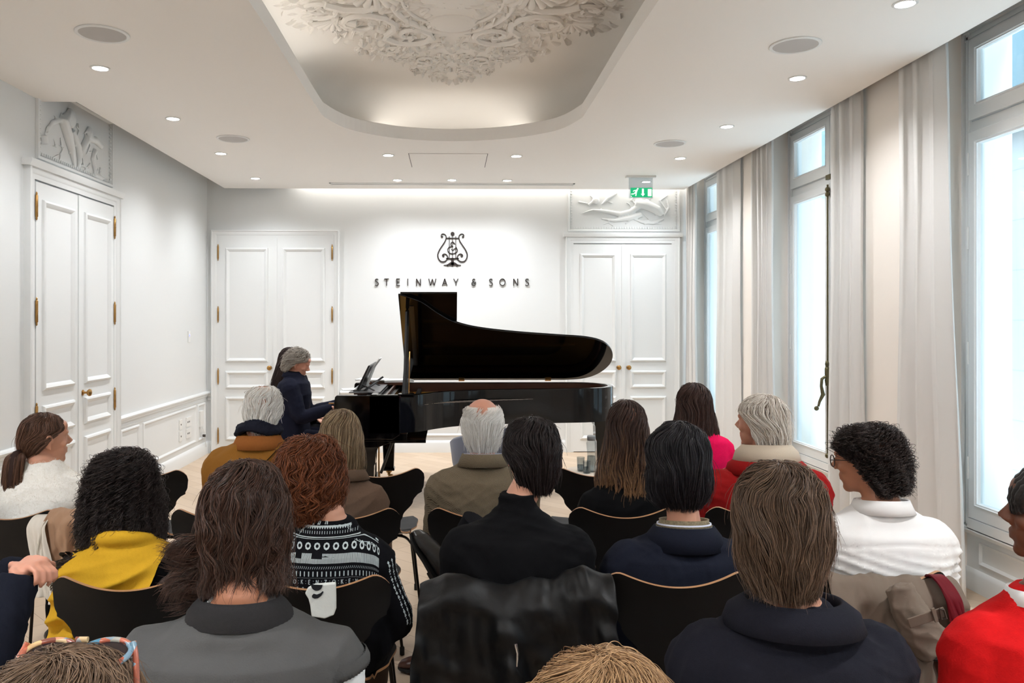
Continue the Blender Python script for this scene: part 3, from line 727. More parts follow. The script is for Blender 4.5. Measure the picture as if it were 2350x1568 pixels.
mb.bx(.48,.66,-1.38,-.12,.885,.915)
mb.build('iron_plate', M['goldplate'], P, bevel=.004)
mb = MB()
for k in range(60):
    y = -.14-k*.0205; xe = 2.2 if y > -.7 else 2.2-(-.7-y)*2.4
    mb.bx(.66, max(.8, xe), y-.0012, y+.0012, .905, .908)
mb.build('strings', mat('string_steel', (170,160,150), .3, metal=.9), P)
mb = MB(); mb.bx(.36,.47,-1.42,-.08,.86,.955); mb.bx(.30,.37,-1.42,-.08,.86,.985)
for k in range(70): mb.bx(.66+.0, .70, -.14-k*.0175-.005, -.14-k*.0175+.005, .915, .945)
mb.build('dampers', M['blackmatte'], P)
# arms, key bed, fallboard
for y0, y1 in ((-1.5,-1.40),(-.10,0)):
    pr = [(0,.985),(.012,1.0),(.56,1.0),(.56,.66),(.50,.62),(.0,.62),(-.0,.70),(.005,.80),(-.01,.90)]
    MB().prism(pr, y0, y1, lambda a,b,h: (a,h,b)).build('key_cheek', M['black'], P, bevel=.006)
MB().bx(-.02,.62,-1.47,-.03,.60,.665).bx(.05,.78,-1.40,-.10,.575,.605).bx(.10,.66,-1.3,-.2,.56,.58).build('key_bed', M['black'], P, bevel=.004)
mb = MB(); mb.bx(-.035,.0,-1.44,-.06,.655,.715); mb.build('key_slip', M['black'], P, bevel=.004)
mb = MB()
for k in range(52): mb.bx(.0-.02,.15,-1.35+k*.0235,-1.35+k*.0235+.0225,.70,.735)
mb.build('keyboard', M['keysw'], P)
mb = MB()
for k in range(51):
    if k % 7 in (0,1,3,4,5): mb.bx(.04,.15,-1.35+(k+1)*.0235-.006,-1.35+(k+1)*.0235+.006,.733,.748)
mb.build('black_keys', M['black'], P)
MB().prism([(.15,.70),(.17,.70),(.22,.90),(.30,.955),(.30,.975),(.2,.92),(.15,.74)], -1.41, -.09, lambda a,b,h: (a,h,b)).build('fallboard', M['black'], P, bevel=.003)
MB().bx(-.05,-.005,-1.52,-1.49,.93,.94).build('lid_lock', M['brass'], P)
# legs
def pleg(x, y, top):
    mb = MB()
    def sq(w, z): return [(x-w,y-w,z),(x+w,y-w,z),(x+w,y+w,z),(x-w,y+w,z)]
    mb.loft([sq(.085,top),sq(.085,top-.06),sq(.075,top-.075),sq(.072,top-.20),sq(.060,top-.22),sq(.052,.14),sq(.060,.125),sq(.060,.105)])
    l = mb.build('leg', M['black'], P, bevel=.005)
    MB().lathe([(0,.10),(.028,.10),(.030,.085),(.016,.075),(.016,.055),(0,.055)], (x,y,0), 16).tube([(x+.02,y-.016,.032),(x+.02,y+.016,.032)], .032, 20).build('caster', M['brass'], l, smooth=40)
pleg(.27,-1.36,.60); pleg(.36,-.14,.60); pleg(2.50,-.46,.675)
mb = MB(); mb.prism([(.12,.60),(.50,.60),(.44,.57),(.36,.54),(.335,.46),(.20,.46),(.17,.55)], -1.43, -1.29, lambda a,b,h: (a,h,b)); mb.build('leg_bracket', M['black'], P, bevel=.004)
mb = MB()
for yy in (-.80,-.68): mb.tube([(.27,yy,.60),(.27,yy,.16)], .014, 10); 
mb.bx(.23,.31,-.90,-.58,.12,.17); mb.bx(.22,.32,-.86,-.62,.55,.60)
ly = mb.build('pedal_lyre', M['black'], P, smooth=40)
MB().tube([(.47,-.76,.57),(.33,-.76,.19)], .014, 8).tube([(.47,-.70,.57),(.33,-.70,.19)], .014, 8).build('lyre_brace', M['blackmatte'], P, smooth=40)
for k in (-1,0,1): MB().tube([(.25,-.74+k*.07,.125),(.16,-.74+k*.07,.115),(.10,-.74+k*.075,.10)], [.009,.012,.013], 8, flat=.5).build('pedal', M['brass'], ly, smooth=60)
for yy in (-.77,-.71): MB().tube([(.31,yy,.60),(.31,yy,.17)], .005, 6).build('pedal_rod', M['brass'], ly)
# lid
TH = math.radians(34)
lid = bpy.data.objects.new('lid', MB().prism([(x, y) for x, y in outline(-.012, .54)], 0, .022, lambda a,b,h: (a, b, h)).mesh('lid'))
COL.objects.link(lid); lid.data.materials.append(M['black']); lid.parent = P; lid.location = (0, 0, 1.025); lid.rotation_euler = (-TH, 0, 0)
bv = lid.modifiers.new('b','BEVEL'); bv.width = .004; bv.segments = 2; bv.limit_method = 'ANGLE'
fl_ = MB().bx(.545, 1.055, -1.505, -.0, .026, .046).build('front_lid_flap', M['black'], lid, bevel=.004)
for x in (.56, 1.11, 2.02):
    MB().bx(x-.03, x+.03, -.03, .012, -.012, .002).tube([(x-.03,.008,.0),(x+.03,.008,.0)], .009, 10).build('lid_hinge', M['brass'], lid)
# lid underside fittings
mb = MB(); mb.bx(.62,.66,-1.35,-.3,-.006,0); mb.build('prop_cup', M['blackmatte'], lid)
# prop stick
top = Vector((.60, -1.30*math.cos(TH), 1.02+1.30*math.sin(TH))); bot = Vector((.60, -1.44, .985))
mb = MB(); mb.tube([bot, bot+(top-bot)*.08, bot+(top-bot)*.3, top-(top-bot)*.02, top], [.034,.026,.019,.017,.012], 4); mb.build('lid_prop', M['black'], P)
MB().bx(.54,.68,-1.49,-1.39,.98,1.012).build('prop_base', M['black'], P, bevel=.006)
MB().tube([bot+Vector((.03,.02,.02)), top*.5+bot*.5+Vector((.03,.06,0))], .006, 8).build('short_prop', M['brass'], P)
# music desk
mb = MB()
a = Vector((.13,0,1.01)); b = Vector((.24,0,1.235))
mb.prism([(.13,1.0),(.15,1.0),(.262,1.235),(.245,1.235)], -1.10, -.40, lambda a,b,h: (a,h,b)); mb.bx(.11,.17,-1.12,-.38,.998,1.014)
desk = mb.build('music_desk', M['blackmatte'], P, bevel=.002)
mb = MB()
for yy in (-1.02,-.48):
    mb.tube([(.17,yy,1.06),(.30,yy,1.00)], .007, 6); mb.tube([(.20,yy,1.00),(.33,yy,1.09)], .011, 6)
mb.bx(.08,.36,-1.18,-.32,.992,1.002); mb.build('desk_frame', mat('desk_frame_metal', (120,120,122), .35, metal=.6), desk)
tag(MB().prism([(.195,1.02),(.20,1.02),(.27,1.20),(.33,1.285),(.325,1.29),(.262,1.205)], -.90, -.62, lambda a,b,h: (a-1.0,h+8.37,b)).build('sheet_music', M['paper']), 'white sheet music curling over the piano music desk', 'sheet music')
def sheet(x0, x1, y0, y1, z, rz, label, name='music_score', th=.004, m=None):
    o = MB().bx(-(x1-x0)/2,(x1-x0)/2,-(y1-y0)/2,(y1-y0)/2,0,th).build(name, m or M['paper'])
    o.location = ((x0+x1)/2-1.0,(y0+y1)/2+8.37,z); o.rotation_euler = (0,0,rz); tag(o, label, 'sheet music'); return o
MB().bx(.10,.54,-.30,-.02,.992,1.018).build('side_shelf', M['mahog'], P)
sheet(.08,.38,-.27,-.05,1.0185,.1,'closed brown music book under white pages at the far end of the piano top', th=.016, m=mat('book_cover',(188,160,130),.6)); sheet(.04,.34,-.29,-.08,1.036,-.15,'open white music pages on the brown book behind the music desk', th=.012); sheet(.30,.60,-.28,-.07,1.0185,.25,'loose white pages beside the brown music book', th=.022)
o = MB().prism([(0,0),(.23,.0),(.22,.01),(.0,.006)], 0, .2, lambda a,b,h: (a,h,b)).build('music_score', M['paper']); o.location = (-.99, 7.32, 1.002); o.rotation_euler = (0,0,.2); tag(o, 'white page lying low at the left edge of the piano top', 'sheet music')
# ================================================================== bench for the pianist
b = thing('piano_bench', 'black padded piano bench beneath the pianist', 'bench', (-1.48, 7.62, 0))
MB().bx(-.17,.17,-.40,.40,.42,.49).build('seat', M['blackmatte'], b, bevel=.02); MB().bx(-.16,.16,-.38,.38,.36,.42).build('frame', M['black'], b)
for sx in (-1,1):
    for sy in (-1,1): MB().bx(sx*.14-.02,sx*.14+.02,sy*.35-.02,sy*.35+.02,0,.36).build('leg', M['black'], b)
# ================================================================== chairs
def chair_profile():
    """centre line (y forward, z) from seat front edge to top of back"""
    return spline([(.215,.425),(.16,.452),(.05,.448),(-.06,.440),(-.135,.445),(-.178,.480),(-.197,.54),(-.215,.62),(-.238,.72),(-.268,.822)], 6)
def series_chair(label, first=[None]):
    c = thing('shell_chair', label, 'chair')
    pr = chair_profile(); d = [0]
    for p, q in zip(pr, pr[1:]): d.append(d[-1]+(q-p).length)
    Ltot = d[-1]
    def at(s):
        s = max(0, min(Ltot-1e-6, s))
        for i in range(len(d)-1):
            if d[i+1] >= s: k = (s-d[i])/(d[i+1]-d[i]); return pr[i].lerp(pr[i+1], k), (pr[i+1]-pr[i]).normalized()
    # half width over s
    ws = [(0,.10),(.02,.165),(.06,.205),(.14,.228),(.24,.215),(.33,.165),(.40,.115),(.45,.105),(.50,.125),(.58,.180),(.66,.240),(.73,.264),(.79,.262),(Ltot,.20)]
    def wid(s):
        for (a, b_), (c_, e) in zip(ws, ws[1:]):
            if a <= s <= c_:
                t = (s-a)/(c_-a); t = t*t*(3-2*t) if a > .05 else t; return b_+(e-b_)*t
        return ws[-1][1]
    NU, NV = 44, 60
    top = []; 
    for j in range(NV+1):
        t = j/NV
        for i in range(NU+1):
            a = -1+2*i/NU
            smax = Ltot-.0-.035*(1-min(1,abs(a)/.72)**2)**1.2-(.10*max(0,(abs(a)-.72)/.28)**2.2)
            smin = .0+.05*abs(a)**3
            s = smin+(smax-smin)*t
            w = wid(s) if t < .9 else wid(s)
            if t > .93: w = max(w, .23)
            x = a*w; p, tg = at(s); n = Vector((-tg.y, tg.x)) if True else None  # normal in (y,z)
            back = max(0, min(1, (s-.5)/.2)); seat = 1-max(0, min(1, (s-.25)/.15))
            curl = .055*back*(abs(a)*w/.25)**2.2+.012*seat*(abs(a))**2
            # move edges forward/up (toward sitter)
            nn = Vector((tg.y, -tg.x)); 
            if nn.y < 0 and s < .3: nn = -nn
            if s >= .3 and nn.x < 0: nn = -nn
            q = p+nn*curl
            top.append(Vector((x, q.x, q.y)))
    n = len(top); me_f = []
    for j in range(NV):
        for i in range(NU):
            b0 = j*(NU+1)+i; me_f.append((b0, b0+1, b0+NU+2, b0+NU+1))
    o = MB().add(top, me_f).build('seat_shell', [M['chairblack'], M['ply']], c, smooth=180)
    m = o.modifiers.new('s','SOLIDIFY'); m.thickness = .009; m.offset = 0; m.material_offset_rim = 1; m.use_even_offset = True
    bake(o); o.data.shade_smooth(); o.data.set_sharp_from_angle(angle=math.radians(50))
    mb = MB(); mb.lathe([(0,.405),(.075,.405),(.085,.42),(.06,.432),(0,.432)], n=24); mb.tube([(-.15,.02,.418),(.15,.02,.418)], .008, 8); mb.tube([(-.13,-.05,.41),(.13,-.05,.41)], .008, 8)
    mb.build('seat_hub', M['steel'], c, smooth=40)
    for sx in (-1,1):
        for (y0, y1) in ((.06,.225),(-.06,-.235)):
            l = MB().tube(spline([(sx*.04,y0*.6,.410),(sx*.13,y0*1.3,.412),(sx*.17,y0+.6*(y1-y0),.40),(sx*.188,y1*.86,.36),(sx*.20,y1*.93,.25),(sx*.225,y1,.03)], 5), .0078, 10).build('leg', M['steel'], c, smooth=180)
            MB().lathe([(0,0),(.012,0),(.012,.035),(.009,.04),(0,.04)], (sx*.225,y1,0), 12).build('foot_cap', M['rubber'], l, smooth=40)
    return c
ch0 = series_chair('empty black shell chair with bare seat in the front row, left of the centre aisle')
def place_chair(px, Y, label, rz=0, grp='black shell chairs in audience rows', first=[True]):
    x = W(px, 1100, Y).x; c = ch0 if first[0] else dup(ch0)
    first[0] = False; c.location = (x, Y+.25, 0); c.rotation_euler = (0,0,rz); c['label'] = label; c['group'] = grp
    return c
Y1, Y2, Y3, Y4 = 4.38, 3.46, 2.56, 1.72
place_chair(862, Y1, 'empty black shell chair with bare seat, front row, before the brown jacketed blonde', math.radians(6))
place_chair(330, Y1, 'empty black shell chair in the front row, beyond the person with a yellow sweater', math.radians(-4))
place_chair(1372, Y1, 'empty black shell chair in the front row, beside the glass bottle')
place_chair(1600, Y1+.05, 'front row shell chair under the person in bright pink')
place_chair(30, Y2+.02, 'second row shell chair with a striped and tan coat over its back', math.radians(-8))
place_chair(515, Y2, 'second row shell chair behind the mustard jacket')
place_chair(788, Y2, 'second row shell chair behind the brown jacketed blonde')
place_chair(1110, Y2, 'second row shell chair behind the tweed jacketed man')
place_chair(1437, Y2, 'second row shell chair behind the long haired person in black')
place_chair(1752, Y2, 'second row shell chair behind the brick red jacket')
place_chair(280, Y3, 'third row shell chair behind the yellow sweater', math.radians(2))
place_chair(728, Y3, 'third row shell chair behind the patterned sweater, tote bag on its back', math.radians(-3))
place_chair(1180, Y3, 'third row shell chair hidden under the black leather jacket')
place_chair(1560, Y3, 'third row shell chair behind the navy coat')
place_chair(2020, Y3, 'third row shell chair under the khaki trench coat')
place_chair(560, Y4-.12, 'fourth row shell chair under the person in the grey vest')
place_chair(1800, Y4-.12, 'fourth row shell chair under the brown haired person in the dark jacket')
# ================================================================== tub armchair, side table, bottle, glasses
A = thing('tub_armchair', 'blue grey felt tub armchair with oak legs below the piano', 'armchair', (W(1150,1000,6.2).x, 6.25, 0), math.radians(8))
rows = []
for k in range(25):
    a = math.radians(-200+220*k/24); 
    rows.append(a)
mb = MB(); R = []
for zt, ro, ri in ((.34,.28,.0),):
    pass
NA = 32; vs = []; fs = []
for k in range(NA+1):
    a = PI*(-1.18+1.36*k/NA); h = .86-.22*abs(k/NA-.5)**1.2*2; rr_ = .36
    sec = [(rr_-.10,.36),(rr_-.02,.38),(rr_+.02,h*.75),(rr_+.04,h-.02),(rr_+.02,h),(rr_-.02,h-.01),(rr_-.05,h*.75),(rr_-.09,.42)]
    vs += [(r_*math.cos(a), r_*math.sin(a), z_) for r_, z_ in sec]
for k in range(NA):
    for j in range(8):
        q = (j+1) % 8; fs.append((k*8+j, k*8+q, (k+1)*8+q, (k+1)*8+j))
fs += [tuple(range(8))[::-1], tuple(NA*8+j for j in range(8))]
mb.add(vs, fs); mb.build('shell', M['greyfab'], A, smooth=60)
MB().rings_e([(0,0,.34,.28,.28),(0,0,.36,.33,.33),(0,0,.44,.33,.33),(0,0,.47,.29,.29)], 32).build('seat_cushion', M['greyfab'], A, smooth=50)
for sx in (-1,1):
    for sy in (-1,1): MB().tube([(sx*.20,sy*.20,.36),(sx*.30,sy*.28,0)], [.022,.013], 14).build('leg', M['oakleg'], A, smooth=60)
p = W(1357, 1083, 6.0)
T = thing('side_table', 'small cream topped side table holding water, beside the piano tail', 'table', (p.x+.04, 6.02, 0))
MB().lathe([(0,.485),(.235,.485),(.24,.495),(.235,.505),(0,.505)], n=48).build('table_top', M['tabletop'], T, smooth=40)
MB().lathe([(0,.0),(.15,0),(.15,.012),(.02,.02),(.016,.485),(0,.485)], n=32).build('pedestal', M['steel'], T, smooth=40)
B = thing('water_carafe', 'tall glass water bottle with a grey cap', 'bottle', (p.x, 6.0, .506))
BP = [(.001,0),(.035,0),(.038,.01),(.036,.06),(.032,.10),(.031,.14),(.036,.19),(.038,.215),(.030,.235),(.027,.24)]
MB().lathe(BP, n=28).build('glass_body', M['glassware'], B, smooth=50)
MB().lathe([(0,.004),(.033,.005),(.034,.06),(.030,.10),(.0295,.118),(0,.118)], n=28).build('water', M['water'], B, smooth=50)
MB().lathe([(0,.236),(.031,.236),(.032,.245),(.031,.268),(.027,.272),(0,.272)], n=28).build('cap', M['tin'], B, smooth=50)
for i, (dx, dy, lb) in enumerate(((-.075,.03,'taller drinking glass at the left of the water bottle'),(-.045,-.06,'front drinking glass half covering the bottle foot'))):
    g = thing('drinking_glass', lb, 'glass', (p.x+dx, 6.0+dy, .506))
    hh = .105 if i == 0 else .09
    MB().lathe([(.001,0),(.026,0),(.030,hh),(.0285,hh),(.025,.006),(.001,.006)], n=24).build('tumbler', M['glassware'], g, smooth=40)
    MB().lathe([(0,.007),(.0245,.007),(.0262,.045),(0,.045)], n=24).build('water', M['water'], g, smooth=40)
# ================================================================== PEOPLE
def skin(c, name): return mat(name, c, .5, sss=.08, var=.06, vscale=25, bump=.05, bscale=300)
SK = {'fair': skin((205,150,124),'skin_fair'), 'pink': skin((206,146,122),'skin_pink'), 'tan': skin((176,118,88),'skin_tan'), 'brown': skin((126,78,54),'skin_brown'), 'deep': skin((112,68,48),'skin_deep')}
def fabric(name, c, rough=.95, bump=.25, bscale=420, var=.12, vscale=120, sheen=0, **k):
    if max(c) < 60: c = tuple(x*.95 for x in c)
    return mat(name, c, rough, spec=.12, bump=bump, bscale=bscale, var=var, vscale=vscale, sheen=sheen, **k)
TRO = fabric('dark_trousers', (22,22,26)); SHOE = mat('black_shoe_leather', (14,13,13), .35)
def hair_mat(name, c0, c1, rough=.42, spec=.28):
    m = bpy.data.materials.new(name); m.use_nodes = True; t = NT(m); b = t.n['Principled BSDF']
    hi = t.new('ShaderNodeHairInfo'); cr = t.new('ShaderNodeValToRGB'); cr.color_ramp.elements[0].color = L(c0)+(1,); cr.color_ramp.elements[1].color = L(c1)+(1,)
    t.link(hi.outputs['Random'], cr.inputs[0]); t.link(cr.outputs[0], b.inputs['Base Color'])
    b.inputs['Roughness'].default_value = rough; b.inputs['Specular IOR Level'].default_value = spec
    return m
def ombre(name, c0, c1, tip, rough=.38):
    m = hair_mat(name, c0, c1, rough); t = NT(m); b = t.n['Principled BSDF']; cr = [n for n in t.n if n.type == 'VALTORGB'][0]; hi = [n for n in t.n if n.type == 'HAIR_INFO'][0]
    mx = t.new('ShaderNodeMix', data_type='RGBA'); c2 = t.new('ShaderNodeValToRGB'); c2.color_ramp.elements[0].position = .35; c2.color_ramp.elements[1].position = .85
    t.link(hi.outputs['Intercept'], c2.inputs[0]); t.link(c2.outputs[0], mx.inputs[0]); t.link(cr.outputs[0], mx.inputs[6]); mx.inputs[7].default_value = L(tip)+(1,); t.link(mx.outputs[2], b.inputs['Base Color'])
    return m
def Rz(a): return Matrix.Rotation(a, 3, 'Z')
def head_prims(mb, c, yaw, pitch, s):
    Mx = Rz(yaw) @ Matrix.Rotation(pitch, 3, 'X')
    q = lambda x, y, z: c + Mx @ Vector((x*s, y*s, z*s))
    e = lambda x, y, z, a, b, d: mb.ell(q(x,y,z), (a*s,b*s,d*s), Mx)
    e(0,-.012,.030,.076,.094,.086); e(0,.020,.0,.066,.074,.080); e(0,.038,-.050,.054,.052,.062); e(0,.066,-.092,.024,.022,.020)
    mb.tube([q(-.045,.072,.030), q(-.02,.086,.030), q(.02,.086,.030), q(.045,.072,.030)], [.010*s,.011*s,.011*s,.010*s], 10)
    mb.tube([q(0,.084,.022), q(0,.100,-.002), q(0,.110,-.020)], [.008*s,.010*s,.014*s], 10); e(-.012,.098,-.022,.008,.009,.007); e(.012,.098,-.022,.008,.009,.007)
    mb.tube([q(-.020,.083,-.050), q(0,.091,-.048), q(.020,.083,-.050)], [.005*s,.008*s,.005*s], 8); mb.tube([q(-.018,.082,-.060), q(0,.089,-.062), q(.018,.082,-.060)], [.005*s,.009*s,.005*s], 8)
    e(-.036,.062,-.018,.022,.022,.020); e(.036,.062,-.018,.022,.022,.020); e(0,.076,.058,.045,.018,.026)
    for k in (-1,1):
        pts = [q(k*(.078+.006*math.sin(a)), -.004-.016*math.cos(a)*(1 if True else 0), -.004+.031*math.sin(a)) for a in [PI*(-.45+1.5*i/9) for i in range(10)]]
        mb.tube(pts, .0048*s, 8); e(k*.077,-.003,-.006,.006,.014,.026); e(k*.078,.004,-.034,.006,.007,.010)
    return Mx, q
def hand(mb, w, d, side, palm=Vector((0,0,-1)), curl=.5, sc=1.0, spread=.12):
    """w wrist, d finger direction, side = +1 if the thumb leaves toward side vector"""
    d = d.normalized(); sv = d.cross(palm).normalized()*side; pn = palm.normalized()
    mb.tube([w, w+d*.04*sc, w+d*.085*sc], [.026*sc,.036*sc,.036*sc], 12, flat=.5)
    base = w+d*.085*sc
    for i, (off, ln) in enumerate(((.030,.072),(.010,.080),(-.011,.075),(-.031,.060))):
        p = base+sv*off*sc*.95; dd = (d+sv*off*spread*10*.6); dd.normalize(); r = .0088*sc; pts = [p-d*.02*sc]; pos = p; a = 0
        for k, f in enumerate((.45,.32,.23)):
            a += curl*(.6+.35*k); v = dd*math.cos(a)+pn*math.sin(a); pts.append(pos); pos = pos+v*ln*f*sc
        pts.append(pos); mb.tube(pts, [r, r*1.02, r*.95, r*.85, r*.6][:len(pts)], 8)
    t0 = w+d*.025*sc+sv*.026*sc; t1 = t0+(d*.7+sv*.75).normalized()*.035*sc+pn*.01; t2 = t1+(d*.95+sv*.2+pn*.3).normalized()*.028*sc
    mb.tube([t0-sv*.012*sc, t0, t1, t2], [.013*sc,.0125*sc,.010*sc,.007*sc], 8)
class Person:
    def __init__(s, label, x, Yb, yaw=0, head=(0,0,1.2), hyaw=0, hpitch=0, sw=.20, shz=.98, lean=.03, lx=0, skinm='fair', hs=1.0, seat=.46, arms='lap', armout=.03, bulk=1.0, name='person', coarse=False):
        s.r = thing(name, label, 'person', (x, Yb, 0), yaw); s.sw, s.shz, s.lean, s.lx, s.seat, s.bulk, s.armout = sw, shz, lean, lx, seat, bulk, armout
        s.hc = Vector(head); s.hyaw, s.hp, s.hs = hyaw, hpitch, hs; s.arms = arms; s.sk = SK[skinm]; s.coarse = coarse
        s.neck0 = Vector((lx*1.0, s.yl(shz)+.0, shz+.045)); s.body()
    def yl(s, z): return s.lean*(z-s.seat)/(s.shz-s.seat)
    def xl(s, z): return s.lx*(z-s.seat)/(s.shz-s.seat)
    def torso(s, mb, e=0, k=1.0, low=None):
        b = s.bulk*k; sw, shz, z0 = s.sw, s.shz, s.seat
        H_ = shz-z0
        rows = [(z0-.005,.15*b,.13*b),(z0+.05,.178*b,.135*b),(z0+.13,.172*b,.125*b),(z0+H_*.45,.152*b,.112*b),(z0+H_*.62,(sw-.035)*k,.122*b),(shz-.13,(sw-.018)*k,.118*b),(shz-.07,(sw-.022)*k,.108*b),(shz-.035,(sw-.030)*k,.098*b),(shz-.008,(sw-.055)*k,.086),(shz+.020,(sw*.50)*k,.076),(shz+.045,.092,.068),(shz+.070,.068,.062)]
        mb.rings_e([(s.xl(z), s.yl(z)-(.0 if z > z0+.2 else .0), z, rx+(e if z < shz-.02 else e*(.75 if z < shz+.03 else .35)), ry+(e if z < shz-.02 else e*(.75 if z < shz+.03 else .35))) for z, rx, ry in rows], 32, 2.25)
    def armpts(s, sd):
        sh = Vector((s.xl(s.shz)+sd*(s.sw-.048), s.yl(s.shz), s.shz-.070))
        if s.arms == 'piano':
            el = sh+Vector((sd*.05,.10,-.27)); wr = Vector((sd*.13, .42, .835)) 
        elif s.arms == 'clasp':
            el = sh+Vector((sd*.06,.12,-.22)); wr = Vector((sd*.035,.27,.99))
        elif s.arms == 'hug':
            el = sh+Vector((sd*(s.armout+.01),.05,-.25)); wr = el+Vector((-sd*.20,.15,.02))
        else:
            el = sh+Vector((sd*s.armout,.03,-.265)); wr = Vector((sd*.10, .27, s.seat+.145))
        return sh, el, wr
    def armtube(s, mb, e=0, upto=1.0, short=0):
        for sd in (-1,1):
            sh, el, wr = s.armpts(sd); w2 = el+(wr-el)*upto
            pts = spline([sh+Vector((-sd*.05,0,.022)), sh+Vector((sd*.002,0,-.012)), sh.lerp(el,.5), el, el.lerp(w2,.5), w2], 4)
            n = len(pts); b = s.bulk
            mb.tube(pts, [((.056*b)*(1-t)+.031*t if t > .25 else .050*b+.006*b*t/.25)+(e if t > .2 else e*(.35+.65*t/.2)) for t in [i/(n-1) for i in range(n)]], 14)
    def legs(s, mb, e=0):
        for sd in (-1,1):
            hp = Vector((sd*.085,.02,s.seat+.05)); kn = Vector((sd*.12,.44,s.seat+.03)); an = Vector((sd*.12,.40,.09))
            if s.arms == 'clasp' : kn = kn+Vector((sd*.03,0,.02))
            mb.tube([hp+Vector((0,-.05,0)), hp, hp.lerp(kn,.5), kn], [.07+e,.088+e,.078+e,.058+e], 16); mb.capsule(kn, kn+(an-kn)*.4, .060+e, .055+e); mb.tube([kn, kn.lerp(an,.4), an], [.056+e,.054+e,.036+e], 14)
            mb.ell(kn, (.060+e,.062+e,.062+e))
    def body(s):
        mb = MB(); s.torso(mb, -.014, .97); s.armtube(mb, -.010); s.legs(mb, -.014)
        nt = s.hc+Rz(s.hyaw) @ Vector((0,-.022,-.055))*s.hs
        mb.tube([s.neck0+Vector((0,-.005,-.05)), s.neck0+Vector((0,-.004,.03)), nt.lerp(s.neck0,.35), nt], [.068,.058,.053*s.hs,.056*s.hs], 18)
        s.Mx, s.q = head_prims(mb, s.hc, s.hyaw, s.hp, s.hs)
        for sd in (-1,1):
            sh, el, wr = s.armpts(sd); d = (wr-el).normalized()
            if s.arms == 'piano': hand(mb, wr, Vector((.0-sd*.1,1,-.10)), -sd, curl=.35)
            elif s.arms == 'clasp': hand(mb, wr, Vector((-sd*.8,.55,.1)), 1 if sd > 0 else -1, palm=Vector((0,-.3,-1)), curl=.7)
            else: hand(mb, wr, Vector((-sd*.15,1,-.25)), -sd, curl=.3)
            an = Vector((sd*.12,.40,.09)); mb.tube([an, an+Vector((0,-.02,-.05)), an+Vector((0,.06,-.055)), an+Vector((0,.15,-.065))], [.032,.036,.034,.024], 12)
        s.bodyo = remesh(mb, 'body', s.sk, s.r, voxel=.0085 if s.coarse else .0058, sm=2)
        ew = mat('eye_white', (120,96,84), .2) if 'eye_white' not in bpy.data.materials else bpy.data.materials['eye_white']
        for k in (-1,1): MB().ell(s.q(k*.030,.0665,.008), (.0135*s.hs,)*3, None, 14, 10).build('eye', ew, s.r, smooth=180)
    def garment(s, name, m, e=.016, sleeves=1.0, turtle=0, disp=.008, seed=1, neck=True, dsize=.16, voxel=.008, label=None, arms=True, extra=None):
        mb = MB(); s.torso(mb, e)
        if arms: s.armtube(mb, e*.8+.004, sleeves)
        if turtle:
            n1 = s.neck0.lerp(s.hc, .0)+Vector((0,-.004,turtle)); mb.tube([s.neck0+Vector((0,-.004,-.03)), s.neck0+Vector((0,-.004,.03)), n1], [.075,.068,.066], 20)
        if extra: extra(mb, s)
        o = remesh(mb, name, m, s.r, voxel=voxel, sm=3, disp=disp, dsize=dsize, seed=seed)
        if label: o['label'] = label
        return o
    def trousers(s, m=None, e=.010):
        mb = MB(); s.legs(mb, e); mb.rings_e([(0,0,s.seat-.01,.16,.14),(0,.01,s.seat+.05,.185*s.bulk,.15),(0,0,s.seat+.13,.178*s.bulk,.135)], 24)
        remesh(mb, 'trousers', m or TRO, s.r, voxel=.012, sm=3, disp=.006, seed=3)
        for sd in (-1,1):
            an = Vector((sd*.12,.40,.09)); MB().tube([an+Vector((0,-.05,-.045)), an+Vector((0,-.03,-.04)), an+Vector((0,.06,-.045)), an+Vector((0,.14,-.055)), an+Vector((0,.19,-.062))], [.02,.045,.044,.036,.014], 14, flat=.9).build('shoe', SHOE, s.r, smooth=180)
    def collar(s, m, h=.05, r0=.070, r1=.084, fold=.045, name='collar', gap=.35, dz=-.018, tilt=.25, pts=0, ex=.004):
        """folded collar band round the neck, open at the throat"""
        vs = []; fs = []; n = 40; c = s.neck0; prof = [(r0-.004,-.02),(r0-.004,h*.6),(r0,h),(r0+.006,h+.002),(r1,h-fold*.4),(r1+.012,h-fold)]
        for i in range(n+1):
            a = -PI/2+(-PI+gap+(2*PI-2*gap)*i/n); fr = abs(i/n-.5)*2
            for r_, z_ in prof:
                ext = pts*max(0, fr-.8)/.2 if (r_, z_) == prof[-1] else 0
                vs.append((c.x+(r_+ex)*1.06*math.cos(a), c.y-.004+(r_+ex+ext)*math.sin(a)*1.02, c.z+dz+z_-tilt*.09*(math.sin(a)+1)*.5-ext*.6))
        k = len(prof)
        for i in range(n):
            for j in range(k-1): fs.append((i*k+j, i*k+j+1, (i+1)*k+j+1, (i+1)*k+j))
        o = MB().add(vs, fs).build(name, m, s.r, smooth=180); md = o.modifiers.new('s','SOLIDIFY'); md.thickness = .005; return o
